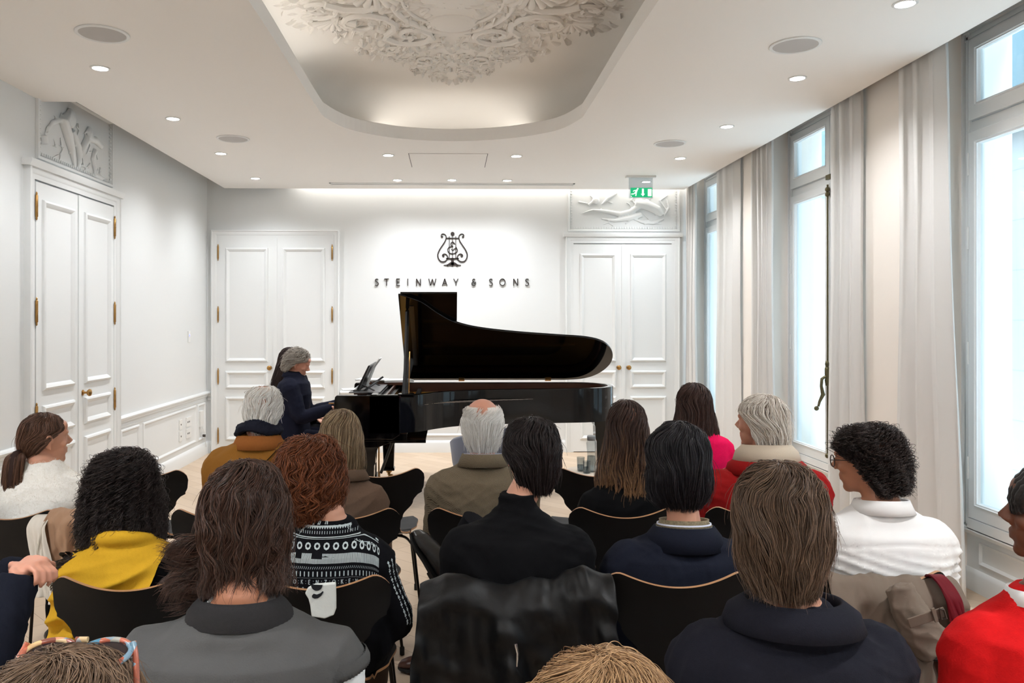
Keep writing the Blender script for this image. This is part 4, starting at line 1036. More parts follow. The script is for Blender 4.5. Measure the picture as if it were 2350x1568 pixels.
# ------------------------------------------------------------------ hair
def dome(top, Wd, B, Fr, zeq, n=9, U=PI, cy=0):
    return [(zeq+(top-zeq)*math.cos(i/n*PI/2), Wd*math.sin(i/n*PI/2)+(.001 if i == 0 else 0), B*math.sin(i/n*PI/2)+(.001 if i == 0 else 0), Fr*math.sin(i/n*PI/2)+(.001 if i == 0 else 0), U) for i in range(n)]
def make_hair(p, rows, hm, base, n=2600, M_=14, rad=.0008, thick=.006, clump=.10, wave=.0, freq=3, curl=0, cfreq=20, vroot=(0,.75), ln=(.35,.9), seed=0, flare=.012, label=None, stray=.02, hc=None, yaw=None, scale=None, name='hair', shellf=.96, drift=0, ends=.06, bald=None, pitch=None, cw=0, twist=0):
    rs = np.random.RandomState(seed+3); s = scale or p.hs
    A = np.array(rows, float); arc_ = np.concatenate([[0], np.cumsum(np.hypot(np.diff(A[:,0]), np.diff((A[:,1]+A[:,2])/2)))]); arc_ /= arc_[-1]
    def rowat(v):
        v = np.clip(v, 0, 1); return [np.interp(v, arc_, A[:,k]) for k in range(A.shape[1])]
    kk = rs.randint(3, 22, 12); ph = rs.rand(12)*6.28; qv = rs.normal(size=12)*freq; am = rs.rand(12)/np.sqrt(kk/6)
    def cn(u, v, sh=0):
        r = 0
        for i in range(12): r = r+am[i]*np.sin(kk[i]*PI*u+ph[i]+sh*(i+1)*1.7+qv[i]*v*2)
        return r/3
    Mx = Rz(p.hyaw if yaw is None else yaw) @ Matrix.Rotation(p.hp if pitch is None else pitch, 3, 'X'); Mn = np.array(Mx); c = np.array(hc if hc is not None else p.hc)
    def pos(u, v, off):
        z, w, b, f, U = rowat(v); u2 = u+clump*cn(u, v)*np.clip(v*2, 0, 1)*.5+drift*v
        rr = 1+cw*cn(u*1.0, v*1.0, 1)
        a = u2*U; ca, sa = np.cos(a), np.sin(a)
        x = (w*rr*s+off)*sa; y = np.where(ca > 0, -(b*rr*s+off)*ca, -(f*rr*s+off)*ca); zz = z*s+off*.5*(1-v)
        pt = np.stack([x, y-.010*s, zz], -1)
        return pt @ Mn.T + c
    # base shell
    nu, nv = 72, 44; uu, vv = np.meshgrid(np.linspace(-1,1,nu+1), np.linspace(0,1,nv+1), indexing='xy')
    P_ = pos(uu, vv, -.004+.004*cn(uu, vv, 2)); vs = P_.reshape(-1,3).tolist()
    fs = [(j*(nu+1)+i, j*(nu+1)+i+1, (j+1)*(nu+1)+i+1, (j+1)*(nu+1)+i) for j in range(nv) for i in range(nu)]
    o = MB().add(vs, fs).build(name, base, p.r, smooth=180)
    if label: o['label'] = label
    # strands
    u0 = rs.uniform(-1, 1, n); v0 = vroot[0]+(vroot[1]-vroot[0])*rs.rand(n)**.8; l = rs.uniform(*ln, n); v1 = np.minimum(v0+l, 1.0+rs.uniform(-ends, ends*.7, n))
    v1 = np.maximum(v1, v0+.12)
    t = np.linspace(0, 1, M_)[None,:]; v = v0[:,None]+(v1-v0)[:,None]*t; u = np.repeat(u0[:,None], M_, 1)+rs.normal(size=n)[:,None]*.02*t+(.30+.10*np.sin(u0*7))[:,None]*np.clip(1-v*3.2,0,1)*1.0
    lay = rs.uniform(-.5, 1, n)[:,None]*thick; off = lay+.004*cn(u, v, 2)*1.0+flare*np.clip(v-.75, 0, 1)*rs.normal(size=n)[:,None]*2+thick*1.2*np.abs(cn(u*1.0, v, 3))
    off = off*np.clip(v*7,.12,1)
    st = (rs.rand(n) < stray)[:,None]; off = off+st*(t**1.5)*rs.uniform(.005,.03,n)[:,None]
    over = np.clip(v-1, 0, 1)
    if wave: u = u+wave*np.sin(v*freq*6+4*cn(u, v*0)+0)*np.clip(v*1.5-.2, 0, 1)
    X = pos(u, v, off); X[...,2] -= over*(A[0,0]-A[-1,0])*s*1.0
    if curl:
        ph_ = rs.rand(n)[:,None]*6.28+6*cn(u0[:,None], v0[:,None]); th = ph_+t*cfreq*(l[:,None]/.3)
        nr = X-c; nr /= np.linalg.norm(nr, axis=-1, keepdims=True); tg = np.cross(nr, [0,0,1.]); tg /= np.linalg.norm(tg, axis=-1, keepdims=True)+1e-9
        X = X+(nr*(.6+np.cos(th))[...,None]+tg*np.sin(th)[...,None])*curl*np.clip(t*3, 0, 1)[...,None]
    X += rs.normal(size=(n,1,3))*.0022*s+ rs.normal(size=(n,1,3))*.006*s*np.clip(1-v*6,0,1)[...,None]*np.array([1,1,.15])
    rd = np.repeat(rad*(.7+.6*rs.rand(n))[:,None], M_, 1)*(1-.75*t**3)
    curves_obj(name+'_strands', X, rd, hm, o)
    return o
def curves_obj(name, X, R, m, parent):
    n, k = X.shape[:2]; cu = bpy.data.hair_curves.new(name); cu.add_curves([k]*n)
    cu.points.foreach_set('position', X.astype(np.float32).ravel())
    if 'radius' not in cu.attributes: cu.attributes.new('radius', 'FLOAT', 'POINT')
    cu.attributes['radius'].data.foreach_set('value', R.astype(np.float32).ravel())
    cu.materials.append(m); o = bpy.data.objects.new(name, cu); COL.objects.link(o); o.parent = parent; return o
S.cycles_curves.shape = 'RIBBONS'; S.cycles_curves.subdivisions = 2
def fuzz(o, m, n=9000, ln=.012, rad=.0004, seed=0, name='wool_fuzz'):
    """short fibres standing off a knitted garment"""
    rs = np.random.RandomState(seed); me = o.data; nv = len(me.vertices); co = np.empty(nv*3); me.vertices.foreach_get('co', co); co = co.reshape(-1,3); no = np.empty(nv*3); me.vertices.foreach_get('normal', no); no = no.reshape(-1,3)
    i = rs.randint(0, nv, n); p0 = co[i]; d = no[i]+rs.normal(size=(n,3))*.7; d /= np.linalg.norm(d, axis=1, keepdims=True); d2 = d+rs.normal(size=(n,3))*.6
    L_ = rs.uniform(.4,1,n)[:,None]*ln; X = np.stack([p0, p0+d*L_*.5, p0+d*L_*.5+d2*L_*.5], 1); return curves_obj(name, X, np.full((n,3), rad)*[1,.8,.3], m, o)
# ================================================================== CAST
def fit(label, hx, htop, Yb, shl, shr, shy, dyh=.02, yaw=0, hs=1.0, topoff=.122, **k):
    a, b = W(shl, shy, Yb), W(shr, shy, Yb); x = (a.x+b.x)/2; sw = (b.x-a.x)/2+.012; shz = a.z
    t = W(hx, htop, Yb+dyh); loc = Rz(-yaw) @ Vector((t.x-x, t.y-Yb, 0)); lean = k.pop('lean', -.02)
    return Person(label, x, Yb, yaw, head=(loc.x, loc.y, t.z-topoff*hs), sw=sw, shz=shz, lean=lean, hs=hs, **k)
def base_m(n, c): return mat(n, c, .7, spec=.2)
def px(n, Y): return n*Y/FPX
R1, R2, R3, R4 = 4.62, 3.70, 2.80, 1.84
# ---- front row: person in pink
p = fit('person with long dark brown hair in a bright pink top', 1590, 880, R1, 1522, 1668, 1000, hs=1.0, hyaw=.25, arms='lap', coarse=True)
p.garment('top', fabric('pink_knit', (228,18,84)), seed=21, sleeves=.95); p.trousers()
hm = hair_mat('hair_darkbrown', (46,32,29), (88,64,56)); bs = base_m('hairbase_darkbrown', (40,28,26))
rows = dome(.125,.092,.105,.095,.01)+[(-.04,.100,.108,.05,2.2),(-.10,.118,.112,.05,2.0),(-.17,.128,.118,.05,1.9),(-.24,.115,.12,.04,1.7),(-.31,.085,.115,.03,1.5)]
make_hair(p, rows, hm, bs, 2600, seed=2, ln=(.5,.9), clump=.09, wave=.03, rad=.0011, thick=.008, stray=.04, label='long loose dark brown hair')
# ---- second row
def ponytail():
    p = fit('person with a brown ponytail in a fluffy cream sweater', 103, 948, R2, -8, 186, 1092, dyh=.04, hyaw=-.85, hs=1.02, skinm='fair', lean=.02, armout=.05)
    o = p.garment('sweater', fabric('cream_wool', (250,246,238), bump=.5, bscale=160), e=.024, turtle=.0, seed=5, disp=.016, dsize=.25); fuzz(o, mat('cream_fibre', (235,230,220), .9), 16000, .014, seed=1)
    p.trousers()
    hm = hair_mat('hair_chestnut', (54,37,30), (122,88,70), rough=.3); bs = base_m('hairbase_chestnut', (50,34,30))
    rows = dome(.122,.082,.098,.094,.03,U=PI)+[(.0,.080,.100,.03,1.75),(-.03,.070,.094,.0,1.4),(-.055,.048,.085,0,1.2),(-.07,.02,.08,0,1.0)]
    make_hair(p, rows, hm, bs, 2600, seed=4, ln=(.7,1.0), clump=.03, rad=.0008, thick=.002, stray=.02, label='brown hair pulled back smoothly', flare=.002)
    # tail hangs from the back of the head (head is turned, so the tail sits to the left)
    b0 = p.q(.010,-.104,-.050); n = 1500; rs = np.random.RandomState(8); t = np.linspace(0,1,16)[None,:,None]
    path = spline([b0+Vector((.012,.015,.0)), b0+Vector((-.004,-.016,.0)), b0+Vector((-.012,-.030,-.06)), b0+Vector((-.014,-.034,-.14)), b0+Vector((-.006,-.03,-.215))], 4)
    pth = np.array([list(q) for q in path]); tt = np.linspace(0,1,len(pth)); C_ = np.stack([np.interp(np.linspace(0,1,16), tt, pth[:,k]) for k in range(3)], -1)[None]
    a = rs.rand(n)*6.28; rr = np.sqrt(rs.rand(n)); prof = np.interp(np.linspace(0,1,16), [0,.12,.35,.7,1], [.012,.013,.036,.038,.020])
    off = np.stack([np.cos(a)*rr*1.25, np.sin(a)*rr*.8, np.zeros(n)], -1)[:,None,:]*prof[None,:,None]
    wv = .006*np.sin(6*t+np.floor(a*3)[:,None,None]*2.1)*t*np.array([1,.6,0]); X = C_+off+wv
    X[...,2] += (rs.uniform(-.03,.02,n)[:,None]*np.linspace(0,1,16)[None,:]**2)
    tb = MB().tube(path, list(np.interp(np.linspace(0,1,len(path)), [0,.12,.35,.7,1], [.010,.010,.028,.030,.008])), 14).build('ponytail', bs, p.r, smooth=180, label='long brown ponytail tied low at the back')
    curves_obj('ponytail_strands', X, np.full((n,16), .0009)*(1-.6*np.linspace(0,1,16)**3), hm, tb)
    MB().tube([b0+Vector((.0,.003,.004)), b0+Vector((-.014,-.008,-.004))], .015, 14).build('hair_tie', mat('hair_tie', (26,20,20), .7), p.r, smooth=60)
ponytail()
def mustard():
    p = fit('person with short white hair in a mustard corduroy jacket and dark scarf', 605, 883, R2, 492, 700, 1030, hs=.98, hyaw=0, skinm='pink', bulk=1.08, lean=-.01)
    o = p.garment('jacket', fabric('mustard_cord', (142,96,40), bump=.4, bscale=250, stretch=(3,3,.3)), e=.03, seed=7, disp=.012)
    p.collar(fabric('mustard_collar', (150,92,46)), h=.045, r0=.083, r1=.10, fold=.06, name='jacket_collar', gap=.7)
    mb = MB(); c = p.neck0
    for k, (z, r, th) in enumerate(((.055,.078,.020),(.035,.088,.018))):
        mb.tube([(c.x+r*1.08*math.cos(a), c.y+r*math.sin(a)-.004, c.z+z+.010*math.sin(3*a+k)-.02*math.sin(a)) for a in [i*2*PI/28 for i in range(29)]], th, 10)
    remesh(mb, 'scarf', fabric('navy_scarf', (34,36,48), bump=.6), p.r, voxel=.006, sm=2, disp=.008, dsize=.05)['label'] = 'dark navy scarf round the neck'
    # bag strap across the back
    strap_path = []
    ev = BVHTree.FromPolygons([v.co.copy() for v in o.data.vertices], [tuple(q.vertices) for q in o.data.polygons])
    for i in range(26):
        t = i/25; x = .10-.30*t; z = p.shz+.01-.34*t
        h = ev.ray_cast(Vector((x,-1,z)), Vector((0,1,0)))
        if h[0]: strap_path.append((h[0]+Vector((0,-.004,0)), h[1]))
    mb = MB(); R = []
    for q, n_ in strap_path:
        w = Vector((.7,0,.62)).normalized()*.018; R.append([q-w+Vector((0,-.003,0)), q+w+Vector((0,-.003,0)), q+w+Vector((0,.006,0)), q-w+Vector((0,.006,0))])
    mb.loft(R); mb.build('bag_strap', fabric('strap_black', (30,24,22)), p.r, smooth=40, label='dark shoulder strap across the back')
    p.trousers()
    hm = hair_mat('hair_white', (216,212,206), (255,253,250), rough=.5); bs = mat('hairbase_white', (232,218,208), .7)
    rows = dome(.122,.082,.098,.090,.03)[2:]+[(.02,.083,.100,.03,2.0),(-.03,.082,.100,.0,1.35),(-.07,.070,.093,0,1.2),(-.10,.055,.082,0,1.1)]
    make_hair(p, rows, hm, bs, 2000, seed=9, ln=(.2,.45), clump=.10, rad=.0009, thick=.004, stray=.03, freq=4, vroot=(0,.9), flare=.006, label='short tousled white hair', wave=.02)
mustard()
def bob():
    p = fit('person with a blonde shoulder length bob in a brown wool jacket', 783, 940, R2+.06, 714, 872, 1108, hs=.98, skinm='fair')
    o = p.garment('jacket', fabric('brown_wool', (104,84,70), bump=.5), e=.026, seed=12, disp=.013); p.collar(fabric('brown_wool_collar', (98,80,66)), name='jacket_collar', gap=.6, r0=.078, r1=.095); p.trousers()
    hm = hair_mat('hair_blonde', (92,70,52), (178,156,124), rough=.33); bs = base_m('hairbase_blonde', (92,66,50))
    rows = dome(.122,.090,.104,.092,.01)+[(-.04,.100,.108,.05,2.2),(-.09,.104,.106,.05,2.1),(-.14,.102,.098,.05,2.0),(-.175,.090,.086,.04,1.9),(-.20,.072,.074,.03,1.8)]
    make_hair(p, rows, hm, bs, 3400, seed=13, ln=(.55,.95), clump=.05, rad=.0010, thick=.005, stray=.03, label='straight blonde bob', flare=.004)
bob()
def bald():
    p = fit('person with a bald crown and white hair in a brown tweed jacket', 1107, 912, R2, 1000, 1214, 1080, hs=1.08, skinm='pink', bulk=1.1)
    tw = mat('brown_tweed', (104,92,74), .95, spec=.2, bump=.5, bscale=300); t = NT(tw); b = t.n['Principled BSDF']
    tc = t.new('ShaderNodeTexCoord'); w1 = t.new('ShaderNodeTexWave', wave_type='BANDS', bands_direction='DIAGONAL', wave_profile='TRI'); w1.inputs['Scale'].default_value = 90; w1.inputs['Distortion'].default_value = 3; w1.inputs['Detail Scale'].default_value = 12
    cr = t.new('ShaderNodeValToRGB'); cr.color_ramp.elements[0].color = L((64,56,46))+(1,); cr.color_ramp.elements[1].color = L((138,124,102))+(1,)
    t.link(tc.outputs['Object'], w1.inputs['Vector']); t.link(w1.outputs['Fac'], cr.inputs[0]); t.link(cr.outputs[0], b.inputs['Base Color'])
    p.garment('jacket', tw, e=.028, seed=15, disp=.011); p.collar(tw, h=.046, r0=.080, r1=.096, fold=.055, name='jacket_collar', gap=.6, dz=.0)
    p.collar(mat('pale_blue_shirt', (170,180,206), .8), h=.064, r0=.073, r1=.079, fold=.03, name='shirt_collar', gap=.4); p.trousers(tw)
    hm = hair_mat('hair_silver', (216,212,206), (255,253,250), rough=.5); bs = mat('hairbase_silver', (232,224,216), .7)
    dm = dome(.118,.084,.100,.09,.03)
    rows = dm[5:]+[(.02,.086,.103,.03,2.0),(-.03,.084,.103,.0,1.5),(-.07,.074,.095,0,1.3),(-.105,.060,.080,0,1.15)]
    make_hair(p, rows, hm, bs, 2600, seed=16, ln=(.3,.55), clump=.05, rad=.0008, thick=.0035, stray=.02, vroot=(0,.85), flare=.004, label='short white hair round a bald crown')
bald()
def longbrown():
    p = fit('person with very long brown hair fading to blonde ends, dressed in black', 1437, 920, R2, 1345, 1525, 1118, hs=.97, skinm='fair')
    p.garment('sweater', fabric('black_knit', (15,15,17)), e=.02, seed=18, disp=.010); p.trousers()
    hm = ombre('hair_ombre', (44,30,27), (82,60,50), (150,112,78)); bs = ombre('hairbase_ombre_s', (44,30,27), (60,42,36), (60,42,36))
    bs = base_m('hairbase_ombre', (46,32,28))
    rows = dome(.125,.085,.102,.095,.01)+[(-.04,.092,.106,.05,2.2),(-.11,.104,.112,.05,2.0),(-.18,.124,.116,.05,1.8),(-.25,.135,.12,.04,1.6),(-.31,.128,.122,.03,1.5),(-.37,.10,.122,.03,1.4)]
    make_hair(p, rows, hm, bs, 3600, seed=19, ln=(.55,1.0), clump=.10, wave=.035, rad=.0011, thick=.008, stray=.04, label='very long wavy brown hair with lighter ends', freq=3, ends=.10)
longbrown()
def redjacket():
    p = fit('person with thick pale grey hair in a brick red jacket and cream roll collar', 1745, 910, R2, 1632, 1880, 1082, hs=1.06, hyaw=.75, skinm='pink', bulk=1.12, lean=-.01)
    rd = fabric('brick_red_wool', (150,26,26)); p.garment('jacket', rd, e=.03, seed=23, disp=.012)
    cr_ = mat('cream_rib', (196,180,160), .95, bump=.3, bscale=200)
    p.collar(cr_, h=.110, r0=.082, r1=.118, fold=.075, name='sweater_collar', gap=.3, ex=.014)['label'] = 'cream ribbed roll collar'
    p.collar(rd, h=.050, r0=.108, r1=.150, fold=.07, name='jacket_collar', gap=.8, pts=.05, ex=.014); p.trousers()
    hm = hair_mat('hair_palegrey', (176,160,144), (250,244,236), rough=.45); bs = mat('hairbase_palegrey', (120,104,92), .8)
    rows = dome(.130,.088,.102,.092,.03)+[(-.01,.090,.106,.03,1.9),(-.05,.086,.104,.0,1.55),(-.09,.078,.098,0,1.4),(-.12,.070,.090,0,1.3)]
    make_hair(p, rows, hm, bs, 2800, seed=24, ln=(.3,.6), clump=.10, rad=.0010, thick=.008, stray=.08, flare=.010, label='thick pale grey hair', wave=.02)
redjacket()
# ---- third row
def yellow():
    p = fit('person with bushy black curls wearing a yellow sweater over the shoulders', 283, 1036, R3, 160, 425, 1262, hs=.98, skinm='tan', dyh=.05)
    p.garment('black_top', fabric('black_jersey', (14,14,16)), e=.014, seed=26); p.trousers()
    yl = fabric('yellow_wool', (206,160,42), bump=.4, var=.08)
    mb = MB(); p.torso(mb, .040); 
    sh, el, wr = p.armpts(-1); mb.tube([sh+Vector((.06,0,.02)), sh+Vector((.0,0,-.01)), sh.lerp(el,.5), sh.lerp(el,.9)], [.05,.080,.080,.072], 14)
    c = p.neck0; mb.tube([(c.x+.088*math.cos(a), c.y-.01+.072*math.sin(a), c.z+.000-.02*math.sin(a)) for a in [PI*(.95+1.1*i/16) for i in range(17)]], [.018+.010*math.sin(PI*i/16) for i in range(17)], 12)
    o = mb.build('shoulder_sweater', None, p.r); m_ = o.modifiers.new('r','REMESH'); m_.mode='VOXEL'; m_.voxel_size=.007; bake(o)
    # cut away right-hand side so the black sleeve shows
    bm = bmesh.new(); bm.from_mesh(o.data); bmesh.ops.bisect_plane(bm, geom=bm.verts[:]+bm.edges[:]+bm.faces[:], plane_co=(.150,0,p.shz-.02), plane_no=(1,0,-.22), clear_outer=True); bm.to_mesh(o.data); bm.free()
    n = len(o.data.vertices); co = np.empty(n*3); o.data.vertices.foreach_get('co', co); co = co.reshape(-1,3)
    z = co[:,2]-p.shz; x = co[:,0]; r_ = np.maximum(0, np.hypot(x/1.2, co[:,1])); g = (1-np.abs(np.sin((z*1.0-x*.55-.8*x*x)*44+1.1*np.sin(x*12))))**1.5*.036+np.sin((z*.6-x*.6)*40+2)*.010
    d = np.stack([x*.3, np.sign(co[:,1])*np.ones(n), 0*x], -1); d /= np.linalg.norm(d, axis=1, keepdims=True); amp = np.clip((-z+.02)*8, 0, 1)*(co[:,1] < 0)
    co = co+d*(g*amp)[:,None]; o.data.vertices.foreach_set('co', co.ravel()); o.data.materials.clear(); o.data.materials.append(yl); o.data.shade_smooth(); sm = o.modifiers.new('s','SMOOTH'); sm.iterations = 4; o['label'] = 'yellow wool sweater draped over the back'
    hm = hair_mat('hair_black_curly', (20,16,16), (56,44,42), rough=.4); bs = base_m('hairbase_black', (18,15,15))
    rows = dome(.122,.104,.115,.105,.0)+[(-.05,.120,.120,.06,2.3),(-.10,.130,.122,.06,2.2),(-.15,.134,.122,.05,2.1),(-.19,.126,.118,.05,2.0),(-.23,.108,.112,.04,1.8),(-.25,.085,.10,.03,1.7)]
    make_hair(p, rows, hm, bs, 6500, 20, seed=27, ln=(.12,.32), clump=.10, rad=.0008, thick=.012, stray=.14, curl=.010, cfreq=24, vroot=(0,.9), label='bushy black curly hair', flare=.02, cw=.05)
    # loose curls over the shoulder
    rs = np.random.RandomState(4); n = 260; t = np.linspace(0,1,22)[None,:]; x0 = rs.uniform(-.15,-.03,n); zz = p.hc.z-.20
    X = np.stack([p.hc.x+x0[:,None]-.03*t+.012*np.sin(t*14+np.floor(x0*60)[:,None]), p.hc.y-.125+.010*np.cos(t*14+np.floor(x0*60)[:,None])-.02*t, zz-.13*t*rs.uniform(.4,1,n)[:,None]], -1); curves_obj('loose_curls', X, np.full((n,22), .0009), hm, p.r)
yellow()
def letters_mb(): pass
def knit():
    p = fit('person with short auburn hair in a black and white patterned sweater', 712, 1003, R3, 640, 872, 1228, hs=1.0, skinm='fair', bulk=1.12, armout=.075, arms='hug')
    o = p.garment('sweater', fabric('black_fairisle', (16,16,20), bump=.4, bscale=300), e=.026, seed=30, disp=.008); p.trousers(fabric('taupe_trousers', (74,62,54)))
    bv = BVHTree.FromPolygons([v.co.copy() for v in o.data.vertices], [tuple(q.vertices) for q in o.data.polygons])
    mb = MB()
    z0 = p.shz+.084; R_ = .21; cx = p.lx
    def proj(s_, t_):
        """s along the back, t below the shoulder line -> point on the sweater"""
        a = s_/R_; x = cx+R_*1.18*math.sin(a); z = z0-t_-.55*max(0, abs(s_)-.10)**1.5
        h = bv.ray_cast(Vector((x*1.0, -.8, z)), Vector((-x*.25, .8, 0)).normalized())
        if h[0] is None: h = bv.find_nearest(Vector((x,-.12,z)))
        return h[0]+h[1]*.0018
    def quad(pts):
        try: v = [proj(*q) for q in pts]
        except Exception: return
        if max((v[0]-q).length for q in v) < .02 and max((a_-b_).length for a_, b_ in zip(v, v[1:]+v[:1])) < .026: mb.add(v, [tuple(range(len(v)))])
    def line(t, w, s0=-.25, s1=.25, st=.008):
        k = int((s1-s0)/st)
        for i in range(k): a = s0+i*st; quad([(a,t),(a+st,t),(a+st,t+w),(a,t+w)])
    def ringm(s_, t_, r, hole=.45, n=8):
        for i in range(n):
            a, b = 2*PI*i/n, 2*PI*(i+1)/n; quad([(s_+r*math.cos(a),t_+r*math.sin(a)),(s_+r*math.cos(b),t_+r*math.sin(b)),(s_+r*hole*math.cos(b),t_+r*hole*math.sin(b)),(s_+r*hole*math.cos(a),t_+r*hole*math.sin(a))])
    T0 = .012
    for i in range(-9, 10): ringm(i*.024+.004, T0+.000+.00, .005)
    line(T0+.016, .004)
    for i in range(-26, 27): quad([(i*.0092-.0046,T0+.020),(i*.0092+.0046,T0+.020),(i*.0092,T0+.028)])
    for i in range(-26, 27): quad([(i*.0092-.001,T0+.033),(i*.0092+.001,T0+.033),(i*.0092+.001,T0+.042),(i*.0092-.001,T0+.042)])
    line(T0+.050, .0028); line(T0+.0555, .0016)
    for i in range(-7, 8): ringm(i*.034+.010, T0+.078, .0115, .5)
    for i in range(-60, 61): quad([(i*.0042-.0013,T0+.098),(i*.0042+.0013,T0+.098),(i*.0042+.0013,T0+.112),(i*.0042-.0013,T0+.112)]); quad([(i*.0042-.0013,T0+.112),(i*.0042+.0013,T0+.112),(i*.0042+.0013,T0+.126),(i*.0042-.0013,T0+.126)])
    for i in range(-32, 33): quad([(i*.0078,T0+.135),(i*.0078+.0016,T0+.135),(i*.0078-.002,T0+.143),(i*.0078-.0036,T0+.143)])
    for i in range(-16, 17): quad([(i*.0155-.002,T0+.150),(i*.0155+.002,T0+.150),(i*.0155+.002,T0+.166),(i*.0155-.002,T0+.166)])
    for i in range(-60, 61): quad([(i*.0042-.0007,T0+.170),(i*.0042+.0007,T0+.170),(i*.0042+.0007,T0+.1715),(i*.0042-.0007,T0+.1715)])
    seq = 'O:KENZO:KEN'; seq = 'O:K:E:N:Z:O:K:E:N:'; s_ = -.105
    for ch in seq:
        if ch == ':':
            for tt in (.179,.187): quad([(s_,T0+tt),(s_+.0018,T0+tt),(s_+.0018,T0+tt+.002),(s_,T0+tt+.002)])
            s_ += .0105; continue
        wd, sts = GL[ch]; h = .0135
        for stt in sts:
            for (a, b), (c, d) in zip(stt, stt[1:]):
                A_ = Vector((s_+a*h, T0+.190-b*h)); B_ = Vector((s_+c*h, T0+.190-d*h)); dd = (B_-A_)
                if dd.length < 1e-6: continue
                nn = Vector((-dd.y, dd.x)).normalized()*.0011; quad([A_+nn, B_+nn, B_-nn, A_-nn])
        s_ += wd*h+.0095
    for i in range(-12, 13): ringm(i*.022, T0+.203, .0035)
    # flowers on the right shoulder and dots down the sleeve
    rr = random.Random(2)
    for sx, k in ((1,5),(-1,3)):
        for q in range(k):
            cs, ct = sx*(.095+.024*q), T0-.016+.004*q
            for a in range(5): 
                an = a*2*PI/5+q; quad([(cs,ct),(cs+.007*math.cos(an-.4),ct+.007*math.sin(an-.4)),(cs+.010*math.cos(an),ct+.010*math.sin(an)),(cs+.007*math.cos(an+.4),ct+.007*math.sin(an+.4))])
    for sd in (-1,1):
        sh, el, wr = p.armpts(sd)
        for k in range(34):
            t = k/33; q = sh.lerp(el, t)
            for off in (-.30,.05,.35):
                h = bv.find_nearest(q+Vector((sd*.09, -.05+off*.1, 0)));
                if h[0]:
                    u = h[1].cross(Vector((0,0,1))).normalized(); v_ = h[1].cross(u); c = h[0]+h[1]*.0018; r = .0028 if (k+int(off*10)) % 3 else .0050
                    mb.add([c+u*r, c+v_*r*1.3, c-u*r, c-v_*r*1.3], [(0,1,2,3)])
    mb.build('knit_pattern', fabric('white_yarn', (188,198,200)), o, label='white woven bands, rings and lettering')
    hm = hair_mat('hair_auburn', (66,33,20), (136,78,46), rough=.38); bs = base_m('hairbase_auburn', (52,27,17))
    rows = dome(.122,.100,.110,.10,.01)+[(-.03,.108,.112,.05,2.1),(-.07,.106,.110,.04,2.0),(-.11,.090,.098,.03,1.8),(-.145,.064,.080,.02,1.5),(-.165,.045,.065,.02,1.3)]
    make_hair(p, rows, hm, bs, 4200, 16, seed=31, ln=(.2,.45), clump=.16, rad=.0009, thick=.014, stray=.08, curl=.007, cfreq=5, wave=.05, vroot=(0,.85), freq=6, label='short tousled auburn hair', flare=.012, cw=.05)
knit()
def turtle():
    p = fit('person with short black hair in a black roll neck jumper, ear visible', 1217, 962, R3, 1038, 1334, 1205, hs=1.02, hyaw=.30, skinm='fair', bulk=1.1, dyh=.04)
    bk = fabric('black_rollneck', (17,17,19)); p.garment('jumper', bk, e=.018, turtle=.075, seed=34, disp=.010); p.trousers()
    hm = hair_mat('hair_black_short', (18,14,14), (50,40,40), rough=.35); bs = base_m('hairbase_bks', (16,13,13))
    rows = dome(.128,.092,.106,.098,.03)+[(.01,.094,.108,.03,1.75),(-.03,.088,.106,.0,1.30),(-.07,.078,.098,0,1.2),(-.10,.066,.088,0,1.1),(-.125,.055,.078,0,1.05)]
    make_hair(p, rows, hm, bs, 3200, seed=35, ln=(.18,.4), clump=.06, rad=.0008, thick=.006, stray=.05, flare=.005, vroot=(0,.92), label='short neat black hair')
turtle()
def navy():
    p = fit('person with straight black hair in a navy wool coat and pale collar', 1553, 970, R3, 1418, 1715, 1245, hs=1.0, skinm='fair', bulk=1.16, lean=-.01, hyaw=.12)
    nv = fabric('navy_wool', (27,30,42), bump=.5); p.garment('coat', nv, e=.032, seed=37, disp=.013); p.collar(nv, h=.045, r0=.086, r1=.115, fold=.075, name='coat_collar', gap=.7, ex=.006)
    p.collar(mat('white_collar', (196,200,214), .8), h=.055, r0=.078, r1=.085, fold=.025, name='shirt_collar', gap=.5)
    p.collar(mat('patterned_scarf', (120,108,84), .8, var=.9, vscale=140), h=.068, r0=.071, r1=.076, fold=.02, name='neck_scarf', gap=.3)['label'] = 'thin patterned neck scarf'
    p.trousers()
    hm = hair_mat('hair_black_straight', (14,12,14), (46,42,46), rough=.28); bs = base_m('hairbase_bk2', (12,11,12))
    rows = dome(.126,.100,.108,.10,.01)+[(-.03,.106,.112,.05,2.1),(-.07,.108,.112,.04,2.0),(-.11,.104,.105,.03,1.9),(-.145,.090,.094,.02,1.7),(-.165,.070,.082,.02,1.5)]
    make_hair(p, rows, hm, bs, 3200, seed=38, ln=(.5,.95), clump=.05, rad=.0009, thick=.005, stray=.03, flare=.004, label='straight black hair to the nape')
navy()
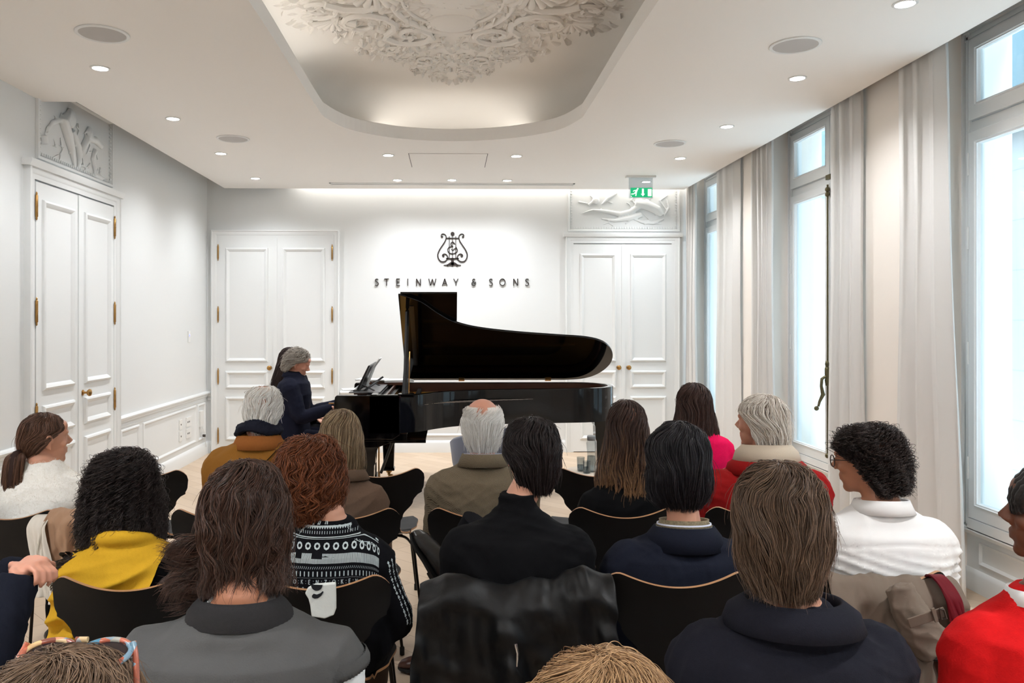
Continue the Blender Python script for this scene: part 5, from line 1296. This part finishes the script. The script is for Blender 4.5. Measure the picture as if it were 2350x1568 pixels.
def shirt():
    p = fit('person with dark curls and round glasses in a white shirt', 1985, 978, R3, 1878, 2150, 1190, hs=1.0, hyaw=.85, hpitch=-.15, skinm='tan', bulk=1.12, dyh=.02, armout=.045, arms='hug')
    ws = mat('white_cotton', (226,224,222), .85, bump=.1, bscale=500); o = p.garment('shirt', ws, e=.026, seed=41, disp=.006)
    n = len(o.data.vertices); co = np.empty(n*3); o.data.vertices.foreach_get('co', co); co = co.reshape(-1,3); no = np.empty(n*3); o.data.vertices.foreach_get('normal', no); no = no.reshape(-1,3)
    z = co[:,2]-p.shz; x = co[:,0]; w = np.exp(-((z+.15)/.06)**2)*(np.abs(x) < .4); ph = (z-.10*(x-.05)**2*3+.10*x)
    g = (1-np.abs(np.sin(ph*95+2*np.sin(x*6))))**2*.012*w*np.clip(.4+.8*np.abs(x)/.2, 0, 1.2); yk = -.004*np.exp(-((z+.055+.5*x*x)/.004)**2)
    co = co+no*(g+yk)[:,None]; o.data.vertices.foreach_set('co', co.ravel()); o.data.update()
    p.collar(ws, h=.055, r0=.074, r1=.088, fold=.045, name='shirt_collar', gap=.3); p.trousers()
    hm = hair_mat('hair_dark_curls', (22,17,16), (60,48,44), rough=.4); bs = base_m('hairbase_curls', (20,16,16))
    rows = dome(.116,.088,.100,.092,.03)+[(.0,.090,.104,.04,1.9),(-.03,.087,.104,.02,1.6),(-.07,.078,.098,.0,1.4),(-.105,.062,.086,0,1.2)]
    make_hair(p, rows, hm, bs, 3600, 20, seed=42, ln=(.14,.30), clump=.12, rad=.0008, thick=.012, stray=.12, curl=.010, cfreq=26, vroot=(0,.95), flare=.01, label='short dense dark curls', cw=.08)
    mb = MB()
    for k in (-1,1): mb.tube([p.q(k*.034+.024*math.cos(a), .100+.0, .006+.021*math.sin(a)) for a in [i*2*PI/20 for i in range(21)]], .0019, 6)
    mb.tube([p.q(-.010,.102,.010), p.q(.010,.102,.010)], .0016, 6)
    for k in (-1,1): mb.tube([p.q(k*.058,.098,.012), p.q(k*.078,.05,.012), p.q(k*.082,-.005,.008)], .0018, 6)
    g = mb.build('eyeglasses', mat('tortoise_frame', (40,26,20), .3), smooth=60); g.location = p.r.location; tag(g, 'thin round glasses worn by the curly haired person in the white shirt', 'glasses')
shirt()
# ---- fourth row
def vest():
    p = fit('person with wavy dark brown hair in a grey knit vest over a white shirt', 565, 1066, R4, 318, 796, 1440, hs=.93, skinm='tan', bulk=1.12, dyh=.06, armout=.06)
    ws = mat('white_tee', (222,226,228), .85, bump2=.3, b2scale=18); p.garment('shirt', ws, e=.010, seed=44, disp=.010, dsize=.10)
    gv = mat('grey_knit', (84,84,84), .95, spec=.15, bump=.6, bscale=260, var=.3, vscale=5); NT(gv)
    p.sw -= .018; mb = MB(); p.torso(mb, .044); p.sw += .018
    for sd in (-1,1):
        sh, el, wr = p.armpts(sd); d = (el-sh).normalized(); mb.tube([sh+Vector((-sd*.07,0,.030)), sh+Vector((-sd*.002,0,.0)), sh+d*.02], [.068,.086,.088], 18)
    remesh(mb, 'knit_vest', gv, p.r, voxel=.006, sm=3, disp=.008, dsize=.22, seed=45)
    # ribbed armhole bands and neckband
    for sd in (-1,1):
        sh, el, wr = p.armpts(sd); d = (el-sh).normalized(); mb = MB(); vs = []
        for i in range(120):
            a = 2*PI*i/120; rr = .085+.0018*math.cos(i*PI)
            for k, (dx, ex_) in enumerate(((-.018,.0),(0,.004),(.014,.001),(.016,-.012))):
                q_ = sh+d*.012+d*(dx)+Vector((sd,0,0)).cross(d).normalized()*0; u_ = Vector((0,1,0)); w_ = d.cross(u_).normalized(); q_ = q_+(u_*math.cos(a)+w_*math.sin(a))*(rr+ex_); vs.append(tuple(q_))
        fs = [(i*4+k, i*4+k+1, ((i+1) % 120)*4+k+1, ((i+1) % 120)*4+k) for i in range(120) for k in range(3)]
        mb.add(vs, fs).build('armhole_rib', gv, p.r, smooth=180)
    mb = MB(); c = p.neck0; vs = []; N = 90
    for i in range(N):
        a = 2*PI*i/N
        for r_, z_ in ((.098,-.020),(.094,.004),(.084,.020),(.072,.034),(.064,.026)): vs.append((c.x+(r_+.0008*(i % 2))*1.24*math.cos(a), c.y-.006+r_*math.sin(a), c.z+z_-.006*math.sin(a)))
    mb.add(vs, [(i*5+k, i*5+k+1, ((i+1) % N)*5+k+1, ((i+1) % N)*5+k) for i in range(N) for k in range(4)]).build('neckband', fabric('grey_rib_dark', (48,47,48), bump=.5), p.r, smooth=180)
    p.trousers()
    hm = hair_mat('hair_brown_wavy', (36,24,19), (92,64,52), rough=.3, spec=.4); bs = base_m('hairbase_brw', (28,19,16))
    rows = dome(.124,.086,.104,.10,.015)+[(-.03,.093,.108,.05,2.1),(-.07,.093,.106,.04,2.0),(-.10,.086,.100,.03,1.9),(-.125,.084,.096,.03,1.8),(-.15,.090,.096,.03,1.7),(-.165,.092,.094,.03,1.5)]
    make_hair(p, rows, hm, bs, 6500, 20, seed=46, ln=(.35,.75), clump=.08, rad=.00055, thick=.008, stray=.05, wave=.04, freq=4, scale=.99, label='chin length wavy dark brown hair', flare=.02, ends=.08, vroot=(0,.85))
    # locks flicking out to the left
    rs = np.random.RandomState(14); n = 1500; t = np.linspace(0,1,18)[None,:]; h0 = rs.uniform(-.16,.0,n)[:,None]; lk = np.floor(h0*60)
    ln_ = rs.uniform(.4,1,n)[:,None]
    X = np.stack([p.hc.x-.085-.095*t*ln_, p.hc.y-.03+.02*np.sin(lk)-.03*t, p.hc.z-.03+h0*.8-.05*t+.030*np.sin(t*3.0+lk*.9)*ln_+.02*t*t*np.sin(lk*2)], -1)
    X += rs.normal(size=(n,1,3))*.006; curves_obj('flicked_locks', X, np.full((n,18), .0006)*(1-.7*np.linspace(0,1,18)**3), hm, p.r)
vest()
def darkjacket():
    p = fit('person with collar length light brown hair in a charcoal jacket', 1785, 1064, R4, 1592, 2030, 1440, hs=.98, skinm='fair', bulk=1.2, lean=-.01, dyh=.0)
    ch = fabric('charcoal_wool', (30,30,38), bump=.6); p.garment('jacket', ch, e=.034, seed=48, disp=.014, dsize=.2); p.collar(ch, h=.055, r0=.086, r1=.125, fold=.06, name='jacket_collar', gap=.7, pts=.05, ex=.012)
    p.trousers()
    hm = hair_mat('hair_light_brown', (52,39,31), (122,98,80), rough=.34); bs = base_m('hairbase_lb', (44,33,27))
    rows = dome(.126,.090,.106,.10,.015)+[(-.03,.096,.110,.05,2.1),(-.07,.095,.108,.04,2.0),(-.11,.086,.100,.03,1.8),(-.145,.070,.088,.02,1.6),(-.175,.056,.076,.02,1.4)]
    make_hair(p, rows, hm, bs, 6000, 16, seed=49, ln=(.25,.6), clump=.09, rad=.0006, thick=.010, stray=.06, flare=.012, freq=4, vroot=(0,.9), label='thick layered light brown hair', wave=.015)
darkjacket()
def redsweater():
    p = fit('person with braided black hair in a bright red sweater at the window side', 2425, 1066, R4, 2235, 2620, 1425, hs=1.0, hyaw=.95, skinm='deep', bulk=1.15, dyh=.05, lean=.02)
    rd = fabric('scarlet_wool', (200,24,26), bump=.5, bscale=300); p.garment('sweater', rd, e=.03, turtle=.02, seed=51, disp=.012, dsize=.2); p.trousers()
    p.collar(mat('white_collar2', (226,226,226), .8), h=.05, r0=.078, r1=.088, fold=.03, name='shirt_collar', gap=.3)
    # cornrows: thick ridges following the skull
    hm = hair_mat('hair_braid', (20,16,16), (48,40,38)); bs = mat('braided_hair', (24,19,18), .6, bump=.8, bscale=220)
    mb = MB(); Mx = p.Mx
    rows_ = []
    for k in range(9):
        a0 = -1.25+2.5*k/8; pts = []
        for i in range(24):
            t = i/23; e_ = -.35+2.55*t; x = .084*math.sin(a0)*math.cos(min(1.0,abs(e_-.9))*.55); 
            y = .100*math.cos(e_)*math.cos(a0*.55); z = .030+.094*math.sin(e_)*math.cos(a0*.75) if e_ < PI else .03
            pts.append(p.q(x, y-.012, z))
        mb.tube(pts, [.0105*(1+.14*math.sin(i*2.6)) for i in range(24)], 8)
    mb.ell(p.q(0,-.014,.032), (.079,.096,.088), Mx); mb.ell(p.q(0,-.055,-.02), (.060,.052,.06), Mx)
    mb.build('braided_hair', bs, p.r, smooth=180, label='tight rows of black braids')
redsweater()
def left_man():
    p = Person('person in a dark jacket and trousers with clasped hands, cut off by the left edge', W(-350,1300,R4).x, R4+.15, -1.05, head=(-.10,-.0,1.22), hyaw=-.2, sw=.21, shz=.98, lean=.04, skinm='pink', arms='clasp', bulk=1.1)
    p.garment('jacket', fabric('dark_blue_suit', (26,29,40)), e=.024, seed=53, sleeves=.97); p.trousers(fabric('charcoal_trousers', (28,30,34)), e=.022)
    hm = hair_mat('hair_grey_side', (90,84,80), (160,154,148)); rows = dome(.122,.084,.100,.09,.03)+[(.0,.084,.102,.03,1.8),(-.05,.078,.098,0,1.3),(-.09,.06,.085,0,1.1)]
    make_hair(p, rows, hm, base_m('hairbase_gs', (90,84,80)), 1500, seed=54, ln=(.2,.4))
left_man()
# ---- nearest heads
def near(label, hx, htop, Y, c0, c1, W_, seed, glasses=False, rowsx=None):
    t = W(hx, htop, Y); p = Person(label, t.x, Y, 0, head=(0,.02,t.z-.126), sw=.19, shz=t.z-.36, lean=0, skinm='fair', coarse=True)
    p.garment('sweater', fabric('dark_near_%d' % seed, (30,30,34)), seed=seed, voxel=.012); p.trousers()
    hm = hair_mat('hair_near_%d' % seed, c0, c1, rough=.36); bs = base_m('hairbase_near_%d' % seed, tuple(x*.85 for x in c0))
    rows = dome(.128,W_,.112,.10,.015)+[(-.04,W_+.006,.114,.05,2.1),(-.10,W_,.108,.03,1.8),(-.16,W_*.75,.095,.02,1.5)]
    make_hair(p, rows, hm, bs, 9000, 14, seed=seed, ln=(.25,.6), clump=.09, rad=.00045, thick=.006, stray=.06, vroot=(0,.8), freq=3, wave=.02, label='soft layered hair seen from above')
    return p
p = near('person with ash brown hair and tortoise sunglasses on the head, bottom left corner', 118, 1514, 1.0, (74,56,44), (140,114,92), .098, 61)
mb = MB(); c = p.hc
fr = mat('tortoise_multicolour', (196,150,120), .25, coat=.5); t = NT(fr); b = t.n['Principled BSDF']; tc = t.new('ShaderNodeTexCoord'); vz = t.new('ShaderNodeTexVoronoi', i_Scale=55.0); cr = t.new('ShaderNodeValToRGB')
E = cr.color_ramp.elements; E[0].color = L((52,34,34))+(1,); E[1].color = L((226,206,188))+(1,); e = E.new(.3); e.color = L((202,110,84))+(1,); e = E.new(.5); e.color = L((232,196,140))+(1,); e = E.new(.72); e.color = L((70,130,160))+(1,)
sp = t.new('ShaderNodeSeparateColor'); t.link(tc.outputs['Object'], vz.inputs['Vector']); t.link(vz.outputs['Color'], sp.inputs[0]); t.link(sp.outputs[0], cr.inputs[0]); t.link(cr.outputs[0], b.inputs['Base Color'])
g = thing('sunglasses', 'multicoloured tortoise framed sunglasses pushed up on the head in the bottom left corner', 'sunglasses', p.r.location)
z0 = c.z+.100; mb = MB(); ln_ = MB()
for k in (-1,1):
    pts = [(c.x+k*.037+.034*math.cos(a), .045+c.y+.028*math.sin(a), z0+.006+.007*math.sin(a)) for a in [i*2*PI/24 for i in range(25)]]
    mb.tube(pts, .0042, 8); ln_.add(pts[:-1], [tuple(range(24))])
mb.tube([(c.x-.008,.062+c.y,z0+.018),(c.x+.008,.062+c.y,z0+.018)], .004, 8)
mb.build('frame', fr, g, smooth=60); ln_.build('lens', mat('dark_lens', (36,26,30), .1), g)
for k in (-1,1): MB().tube(spline([(c.x+k*.070,.058+c.y,z0+.016),(c.x+k*.079,.045+c.y,z0-.004),(c.x+k*.098,.0+c.y,z0-.045),(c.x+k*.108,-.03+c.y,z0-.07)],4), .0042, 8).build('temple', fr, g, smooth=60)
near('person with sandy blonde hair at the bottom edge, only the crown showing', 1388, 1516, .98, (116,86,60), (192,154,112), .098, 62)
# ---- pianist and page turner
p = fit('person with curly grey hair in a navy suit playing the grand piano', 687, 801, 7.62, 612, 700, 880, yaw=-PI/2, hs=1.0) if False else None
def stage_person(label, hxpx, topy, Y, hipx, shz, hs, **k):
    t = W(hxpx, topy, Y); hx = W(hipx, 900, Y).x; yaw = -PI/2
    loc = Rz(-yaw) @ Vector((t.x-hx, 0, 0)); return Person(label, hx, Y, yaw, head=(loc.x, loc.y, t.z-.122*hs), hs=hs, shz=shz, seat=.50, **k)
p = stage_person('person with curly grey hair in a navy suit playing the grand piano', 684, 803, 7.55, 668, 1.10, 1.08, sw=.22, lean=.03, arms='piano', hpitch=-.42, skinm='pink', bulk=1.18)
nv = fabric('navy_suit', (27,29,44)); p.garment('suit_jacket', nv, e=.024, seed=71, sleeves=.94, disp=.008); p.collar(nv, h=.045, r0=.078, r1=.095, fold=.05, name='lapel_collar', gap=.6)
p.collar(fabric('black_shirt', (12,12,14)), h=.055, r0=.070, r1=.08, fold=.035, name='shirt_collar', gap=.3); p.trousers(nv)
hm = hair_mat('hair_grey_curly', (120,112,104), (196,188,178), rough=.5); bs = base_m('hairbase_gc', (128,118,108))
rows = dome(.130,.092,.110,.085,.035)+[(.0,.090,.116,.02,1.75),(-.035,.084,.114,0,1.45),(-.07,.072,.104,0,1.3),(-.10,.06,.09,0,1.2)]
make_hair(p, rows, hm, bs, 1700, 14, seed=72, ln=(.12,.28), clump=.12, rad=.0012, thick=.008, stray=.08, curl=.007, cfreq=16, vroot=(0,.92), label='short curly grey hair', cw=.05)
MB().lathe([(0,0),(.010,.0),(.008,.006),(0,.007)], (p.neck0.x-.0, p.neck0.y+.10, p.neck0.z-.06), 12, 'y').build('lapel_pin', mat('pin', (220,220,225), .2, metal=1), p.r)
p2 = stage_person('person with long dark hair in black, seated behind the pianist', 668, 798, 8.15, 668, 1.02, 1.06, sw=.19, lean=.08, arms='lap', hpitch=-.1, skinm='fair')
p2.garment('top', fabric('black_top_page', (20,20,24)), e=.018, seed=74); p2.trousers()
rows = dome(.125,.088,.104,.090,.01)+[(-.04,.096,.108,.03,1.9),(-.12,.100,.125,.02,1.6),(-.20,.100,.140,.02,1.5),(-.30,.090,.150,.02,1.4)]
make_hair(p2, rows, hair_mat('hair_page', (36,26,26), (70,54,50)), base_m('hairbase_page', (32,24,24)), 1500, seed=75, rad=.0013, wave=.03, ln=(.5,.9), stray=.06)
b2 = thing('piano_bench', 'black stool under the seated person behind the pianist', 'bench', (p2.r.location.x, 8.15, 0)); MB().bx(-.16,.16,-.18,.18,.44,.50).build('seat', M['blackmatte'], b2, bevel=.02)
for sx in (-1,1):
    for sy in (-1,1): MB().bx(sx*.13-.02,sx*.13+.02,sy*.15-.02,sy*.15+.02,0,.44).build('leg', M['black'], b2)
# ================================================================== draped coats, bag, shoes
def drape(name, label, cat, px0, px1, Yc, ztop, drop, mt, seed=0, amp=.018, flare=.05, front=.18, skew=0, th=.004, hem=.05, zprof=None, top_sag=.0, parent=None, off=.04):
    """cloth hung over a chair back: front fall, roll over the top edge, long back fall with folds"""
    x0, x1 = W(px0,1300,Yc).x, W(px1,1300,Yc).x; w = x1-x0; cx = (x0+x1)/2; NU, NV = 60, 50; rr = random.Random(seed); vs = []; fs = []
    ph = [rr.uniform(0,6) for _ in range(6)]
    for j in range(NV+1):
        t = j/NV; sfront = front/(front+drop)
        for i in range(NU+1):
            u = -1+2*i/NU; zt = ztop-top_sag*(1-u*u)*1.0 if zprof is None else ztop+zprof(u)
            f = .55*math.sin(u*7+ph[0])+.35*math.sin(u*13+ph[1]+t*2)+.3*math.sin(u*19+ph[2]-t*3)
            if t < sfront:
                k = 1-t/sfront; y = off+.01+.02*k; z = zt-front*k
            else:
                k = (t-sfront)/(1-sfront); roll = min(1, k*10); y = off*(1-roll)-.030*roll-flare*.5*k-amp*f*min(1,k*3)-.01; z = zt+.008*math.sin(roll*PI)-drop*k*(1+hem*math.sin(u*3+ph[3]))
            x = cx+u*w/2*(1+flare*1.2*max(0,(t-sfront)))+skew*max(0,t-sfront)+.01*math.sin(t*7+u*3+ph[4])
            vs.append((x, Yc+y, z))
    for j in range(NV):
        for i in range(NU): b = j*(NU+1)+i; fs.append((b, b+1, b+NU+2, b+NU+1))
    o = MB().add(vs, fs).build(name, mt, parent, smooth=180)
    n = len(vs); co = np.array(vs); h = folds(co, .16, seed); no = np.empty(n*3); o.data.vertices.foreach_get('normal', no); no = no.reshape(-1,3)
    co = co+no*(h*amp*.9)[:,None]; o.data.vertices.foreach_set('co', co.ravel().astype(np.float32)); o.data.update()
    m = o.modifiers.new('s','SOLIDIFY'); m.thickness = th; m.offset = 1; sb_ = o.modifiers.new('ss','SUBSURF'); sb_.levels = sb_.render_levels = 1
    if label: tag(o, label, cat)
    return o
kh = mat('khaki_gabardine', (112,98,86), .8, bump=.15, bscale=500, spec=.3)
TC = thing('trench_coat', 'khaki trench coat with a belted cuff hung over the chair of the white shirt wearer', 'coat')
drape('coat_body', None, None, 1895, 2190, Y3-.02, .825, .62, kh, 3, amp=.040, flare=.20, skew=.03, parent=TC)
# hanging sleeve with strap and cuff
a = W(2060,1345,Y3-.10); pts = [a, W(2085,1400,Y3-.12), W(2115,1450,Y3-.14), W(2150,1498,Y3-.15)]
remesh(MB().tube(pts, [.045,.056,.062,.060], 18, flat=.6), 'sleeve', kh, TC, voxel=.006, sm=3, disp=.012, dsize=.09, seed=8)
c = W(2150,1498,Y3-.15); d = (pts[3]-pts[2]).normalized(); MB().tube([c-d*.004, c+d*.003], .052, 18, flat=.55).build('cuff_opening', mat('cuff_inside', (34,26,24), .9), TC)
a, b = W(2098,1440,Y3-.18), W(2158,1400,Y3-.185); 
def strip(mb, A, B_, w, th=.005):
    d = (B_-A).normalized(); u = d.cross(Vector((0,1,0))).normalized(); M3 = Matrix((d, Vector((0,1,0)), u)).transposed(); mb.obx((A+B_)/2, ((B_-A).length, th, w), M3)
mb = MB(); strip(mb, W(2085,1432,Y3-.195), W(2168,1404,Y3-.20), .030); strip(mb, W(2140,1396,Y3-.205), W(2150,1428,Y3-.205), .012); mb.build('cuff_strap', kh, TC, bevel=.002)
mb = MB(); mb.tube([W(2156,1398,Y3-.207), W(2166,1400,Y3-.207), W(2172,1420,Y3-.207), W(2160,1422,Y3-.207), W(2156,1398,Y3-.207)], .003, 6); mb.build('cuff_buckle', mat('horn_buckle', (62,48,40), .3), TC)
drape('burgundy_scarf', 'narrow burgundy scarf hanging over the khaki trench coat', 'scarf', 2142, 2170, Y3-.055, .832, .50, fabric('burgundy_silk', (96,14,24), rough=.6), 5, amp=.006, flare=.25, skew=.09, front=.05)
LJ = drape('leather_jacket', 'black leather jacket hung over the chair of the roll neck wearer', 'jacket', 955, 1400, Y3-.035, .835, .70, mat('black_leather', (7,7,8), .48, bump=.5, bscale=60, spec=.28, var=.3, vscale=12), 7, amp=.034, flare=.10, front=.16, zprof=lambda u: .012*math.exp(-((u+.62)/.25)**2)-.022*math.exp(-(u/.45)**2)+.03*math.exp(-((u-.72)/.2)**2)-.10*max(0,-u-.72))
mb = MB(); mb.tube([W(1183,1478,Y3-.17), W(1188,1500,Y3-.175), W(1186,1530,Y3-.175)], [.006,.005,.003], 8); mb.build('zip_pull', mat('chrome', (200,200,205), .15, metal=1), LJ, smooth=60)
CT = thing('striped_and_tan_coat', 'tan coat with a cream striped lining thrown over the left second row chair', 'coat')
drape('coat_lining', None, None, 78, 118, Y2-.045, .815, .30, mat('cream_stripe', (206,198,186), .8, bump=.1), 9, amp=.010, flare=.25, skew=.09, front=.05, parent=CT)
mb = MB()
drape('coat_body', None, None, 112, 212, Y2-.03, .835, .36, mat('tan_wool', (158,124,98), .9, bump=.3), 10, amp=.022, flare=.12, skew=.05, front=.06, parent=CT)
tb = thing('tote_bag', 'white cotton tote bag with a black curved print hanging on the patterned sweater chair', 'bag')
cot = mat('white_canvas', (214,218,214), .9, bump=.2, bscale=500, bump2=.2, b2scale=14); Yt = Y3-.055
O = [(722,1342),(770,1338),(771,1370),(771,1398),(766,1412),(745,1420),(715,1415),(712,1390),(708,1375),(700,1362),(706,1350)]
def tp(x, y): q = W(x, y, Yt); return q
mb = MB(); mb.prism([(W(x,y,Yt).x, W(x,y,Yt).z) for x, y in O], Yt-.004, Yt+.014, lambda a,b,h: (a,h,b)); mb.build('bag_body', cot, tb, bevel=.004)
kb = mat('black_print', (14,16,22), .8); pr = MB()
def blob(P_): pr.prism([(W(x,y,Yt-.005).x, W(x,y,Yt-.005).z) for x, y in P_], Yt-.0062, Yt-.0042, lambda a,b,h: (a,h,b))
blob([(715,1342)]+[(727+13*math.cos(t), 1343+13*math.sin(t)) for t in [PI*(1-k/12) for k in range(13)]]); blob([(716,1367),(720,1363),(727,1365),(735,1362),(741,1357),(742,1360),(737,1368),(730,1373),(722,1374),(716,1371)])
pr.build('bag_print', kb, tb)
# scattered feet: boot and shoe seen past the chairs
def shoe(name, label, px_, py_, Y, z, rz, m, s=1.0, tilt=0):
    q = W(px_, py_, Y); r = thing(name, label, 'shoe', (q.x, Y, q.z if z is None else z), rz)
    mb = MB(); rows = [(-.115,.026,.030,.045),(-.10,.034,.040,.050),(-.05,.037,.046,.052),(.0,.038,.040,.045),(.05,.044,.033,.035),(.10,.042,.026,.028),(.135,.028,.018,.020),(.148,.010,.008,.012)]
    R = [[(w*math.cos(a), y, c_+h*math.sin(a)) for a in [2*PI*i/18 for i in range(18)]] for y, w, h, c_ in rows]; mb.loft(R); mb.tube([(0,-.07,.06),(0,-.075,.13)], [.036,.038], 18)
    o = remesh(mb, 'upper', m, r, voxel=.004, sm=3)
    mb = MB(); mb.prism([(w*1.04*sx, y) for sx in (1,) for y, w, h, c_ in rows]+[(-w*1.04, y) for y, w, h, c_ in rows[::-1]], .0, .012, lambda a,b,h: (a,b,h)); mb.bx(-.032,.032,-.115,-.045,-.014,.0); mb.build('sole', M['rubber'], r)
    r.scale = (s,)*3
    if tilt: r.rotation_euler = (tilt, 0, rz)
    return r
b1 = shoe('ankle_boot', 'black leather ankle boot of a crossed leg in the gap beside the leather jacket', 985, 1290, 3.2, None, math.radians(95), mat('boot_leather', (18,18,19), .3, bump=.3, bscale=60), 1.0, 0)
ya = Vector((-.45,.62,.60)).normalized(); za = (Vector((.62,-.45,.70))-ya*Vector((.62,-.45,.70)).dot(ya)).normalized(); xa = ya.cross(za)
b1.rotation_euler = Matrix((xa, ya, za)).transposed().to_euler()
MB().tube([(0,-.072,.10),(0,-.07,.17),(.0,-.05,.30)], [.043,.050,.056], 18).build('trouser_cuff', TRO, b1, smooth=60)
s1 = shoe('brown_shoe', 'brown leather shoe on the floor at the bottom of the centre aisle', 985, 1545, 3.72, .016, math.radians(80), mat('brown_leather', (74,44,34), .35))
# ================================================================== LIGHT
w = bpy.data.worlds.new('world'); S.world = w; w.use_nodes = True; wn = NT(w)
bg = wn.n['Background']; bg.inputs['Color'].default_value = (.88,.94,1.0,1); bg.inputs['Strength'].default_value = 3.3
# cove lamp in the slot above the back wall
l = bpy.data.lights.new('cove_and_fill_lamp', 'AREA'); l.shape = 'RECTANGLE'; l.size = 4.9; l.size_y = .10; l.energy = 5; l.color = (1,.95,.88)
o = bpy.data.objects.new('cove_and_fill_lamp', l); COL.objects.link(o); o.location = (.55, 9.85, 3.46); o.rotation_euler = (math.radians(4), 0, 0)
# added fill lamps, unseen, brighten the left and far lip of the ceiling opening
for loc, sx, sy, ro, en in (((-1.13,4.6,ZC+.135),.05,3.2,(0,math.radians(-150),0),1.2), ((.0,7.36,ZC+.135),2.0,.05,(math.radians(170),0,0),.5)):
    l = bpy.data.lights.new('cove_and_fill_lamp', 'AREA'); l.shape = 'RECTANGLE'; l.size = sx; l.size_y = sy; l.energy = en; l.color = (1,.95,.88)
    o = bpy.data.objects.new('cove_and_fill_lamp', l); COL.objects.link(o); o.location = loc; o.rotation_euler = ro
# lamps of the rear part of the room, behind the photographer
for x, y, nm in ((-2.2,1.6,'left, above the nearest rows'),(2.2,1.6,'window side, above the nearest rows'),(-2.2,-.4,'left rear corner'),(2.2,-.4,'window side rear corner'),(0,-.9,'middle of the rear wall')):
    downlight(0,0,58,'downlight behind the audience, '+nm, pos=(x,y,ZC), wide=150)
S.view_settings.view_transform = 'Standard'; S.view_settings.look = 'None'; S.view_settings.gamma = 1; S.view_settings.use_curve_mapping = False
S.view_settings.exposure = 1.74
c = S.cycles; c.max_bounces = 5; c.diffuse_bounces = 4; c.glossy_bounces = 3; c.transmission_bounces = 4; c.transparent_max_bounces = 10; c.use_denoising = True; c.use_light_tree = False
try: c.denoiser = 'OPENIMAGEDENOISE'
except Exception: pass
c.sample_clamp_indirect = 4; c.caustics_reflective = False; c.caustics_refractive = False; c.use_adaptive_sampling = True; c.adaptive_threshold = .05
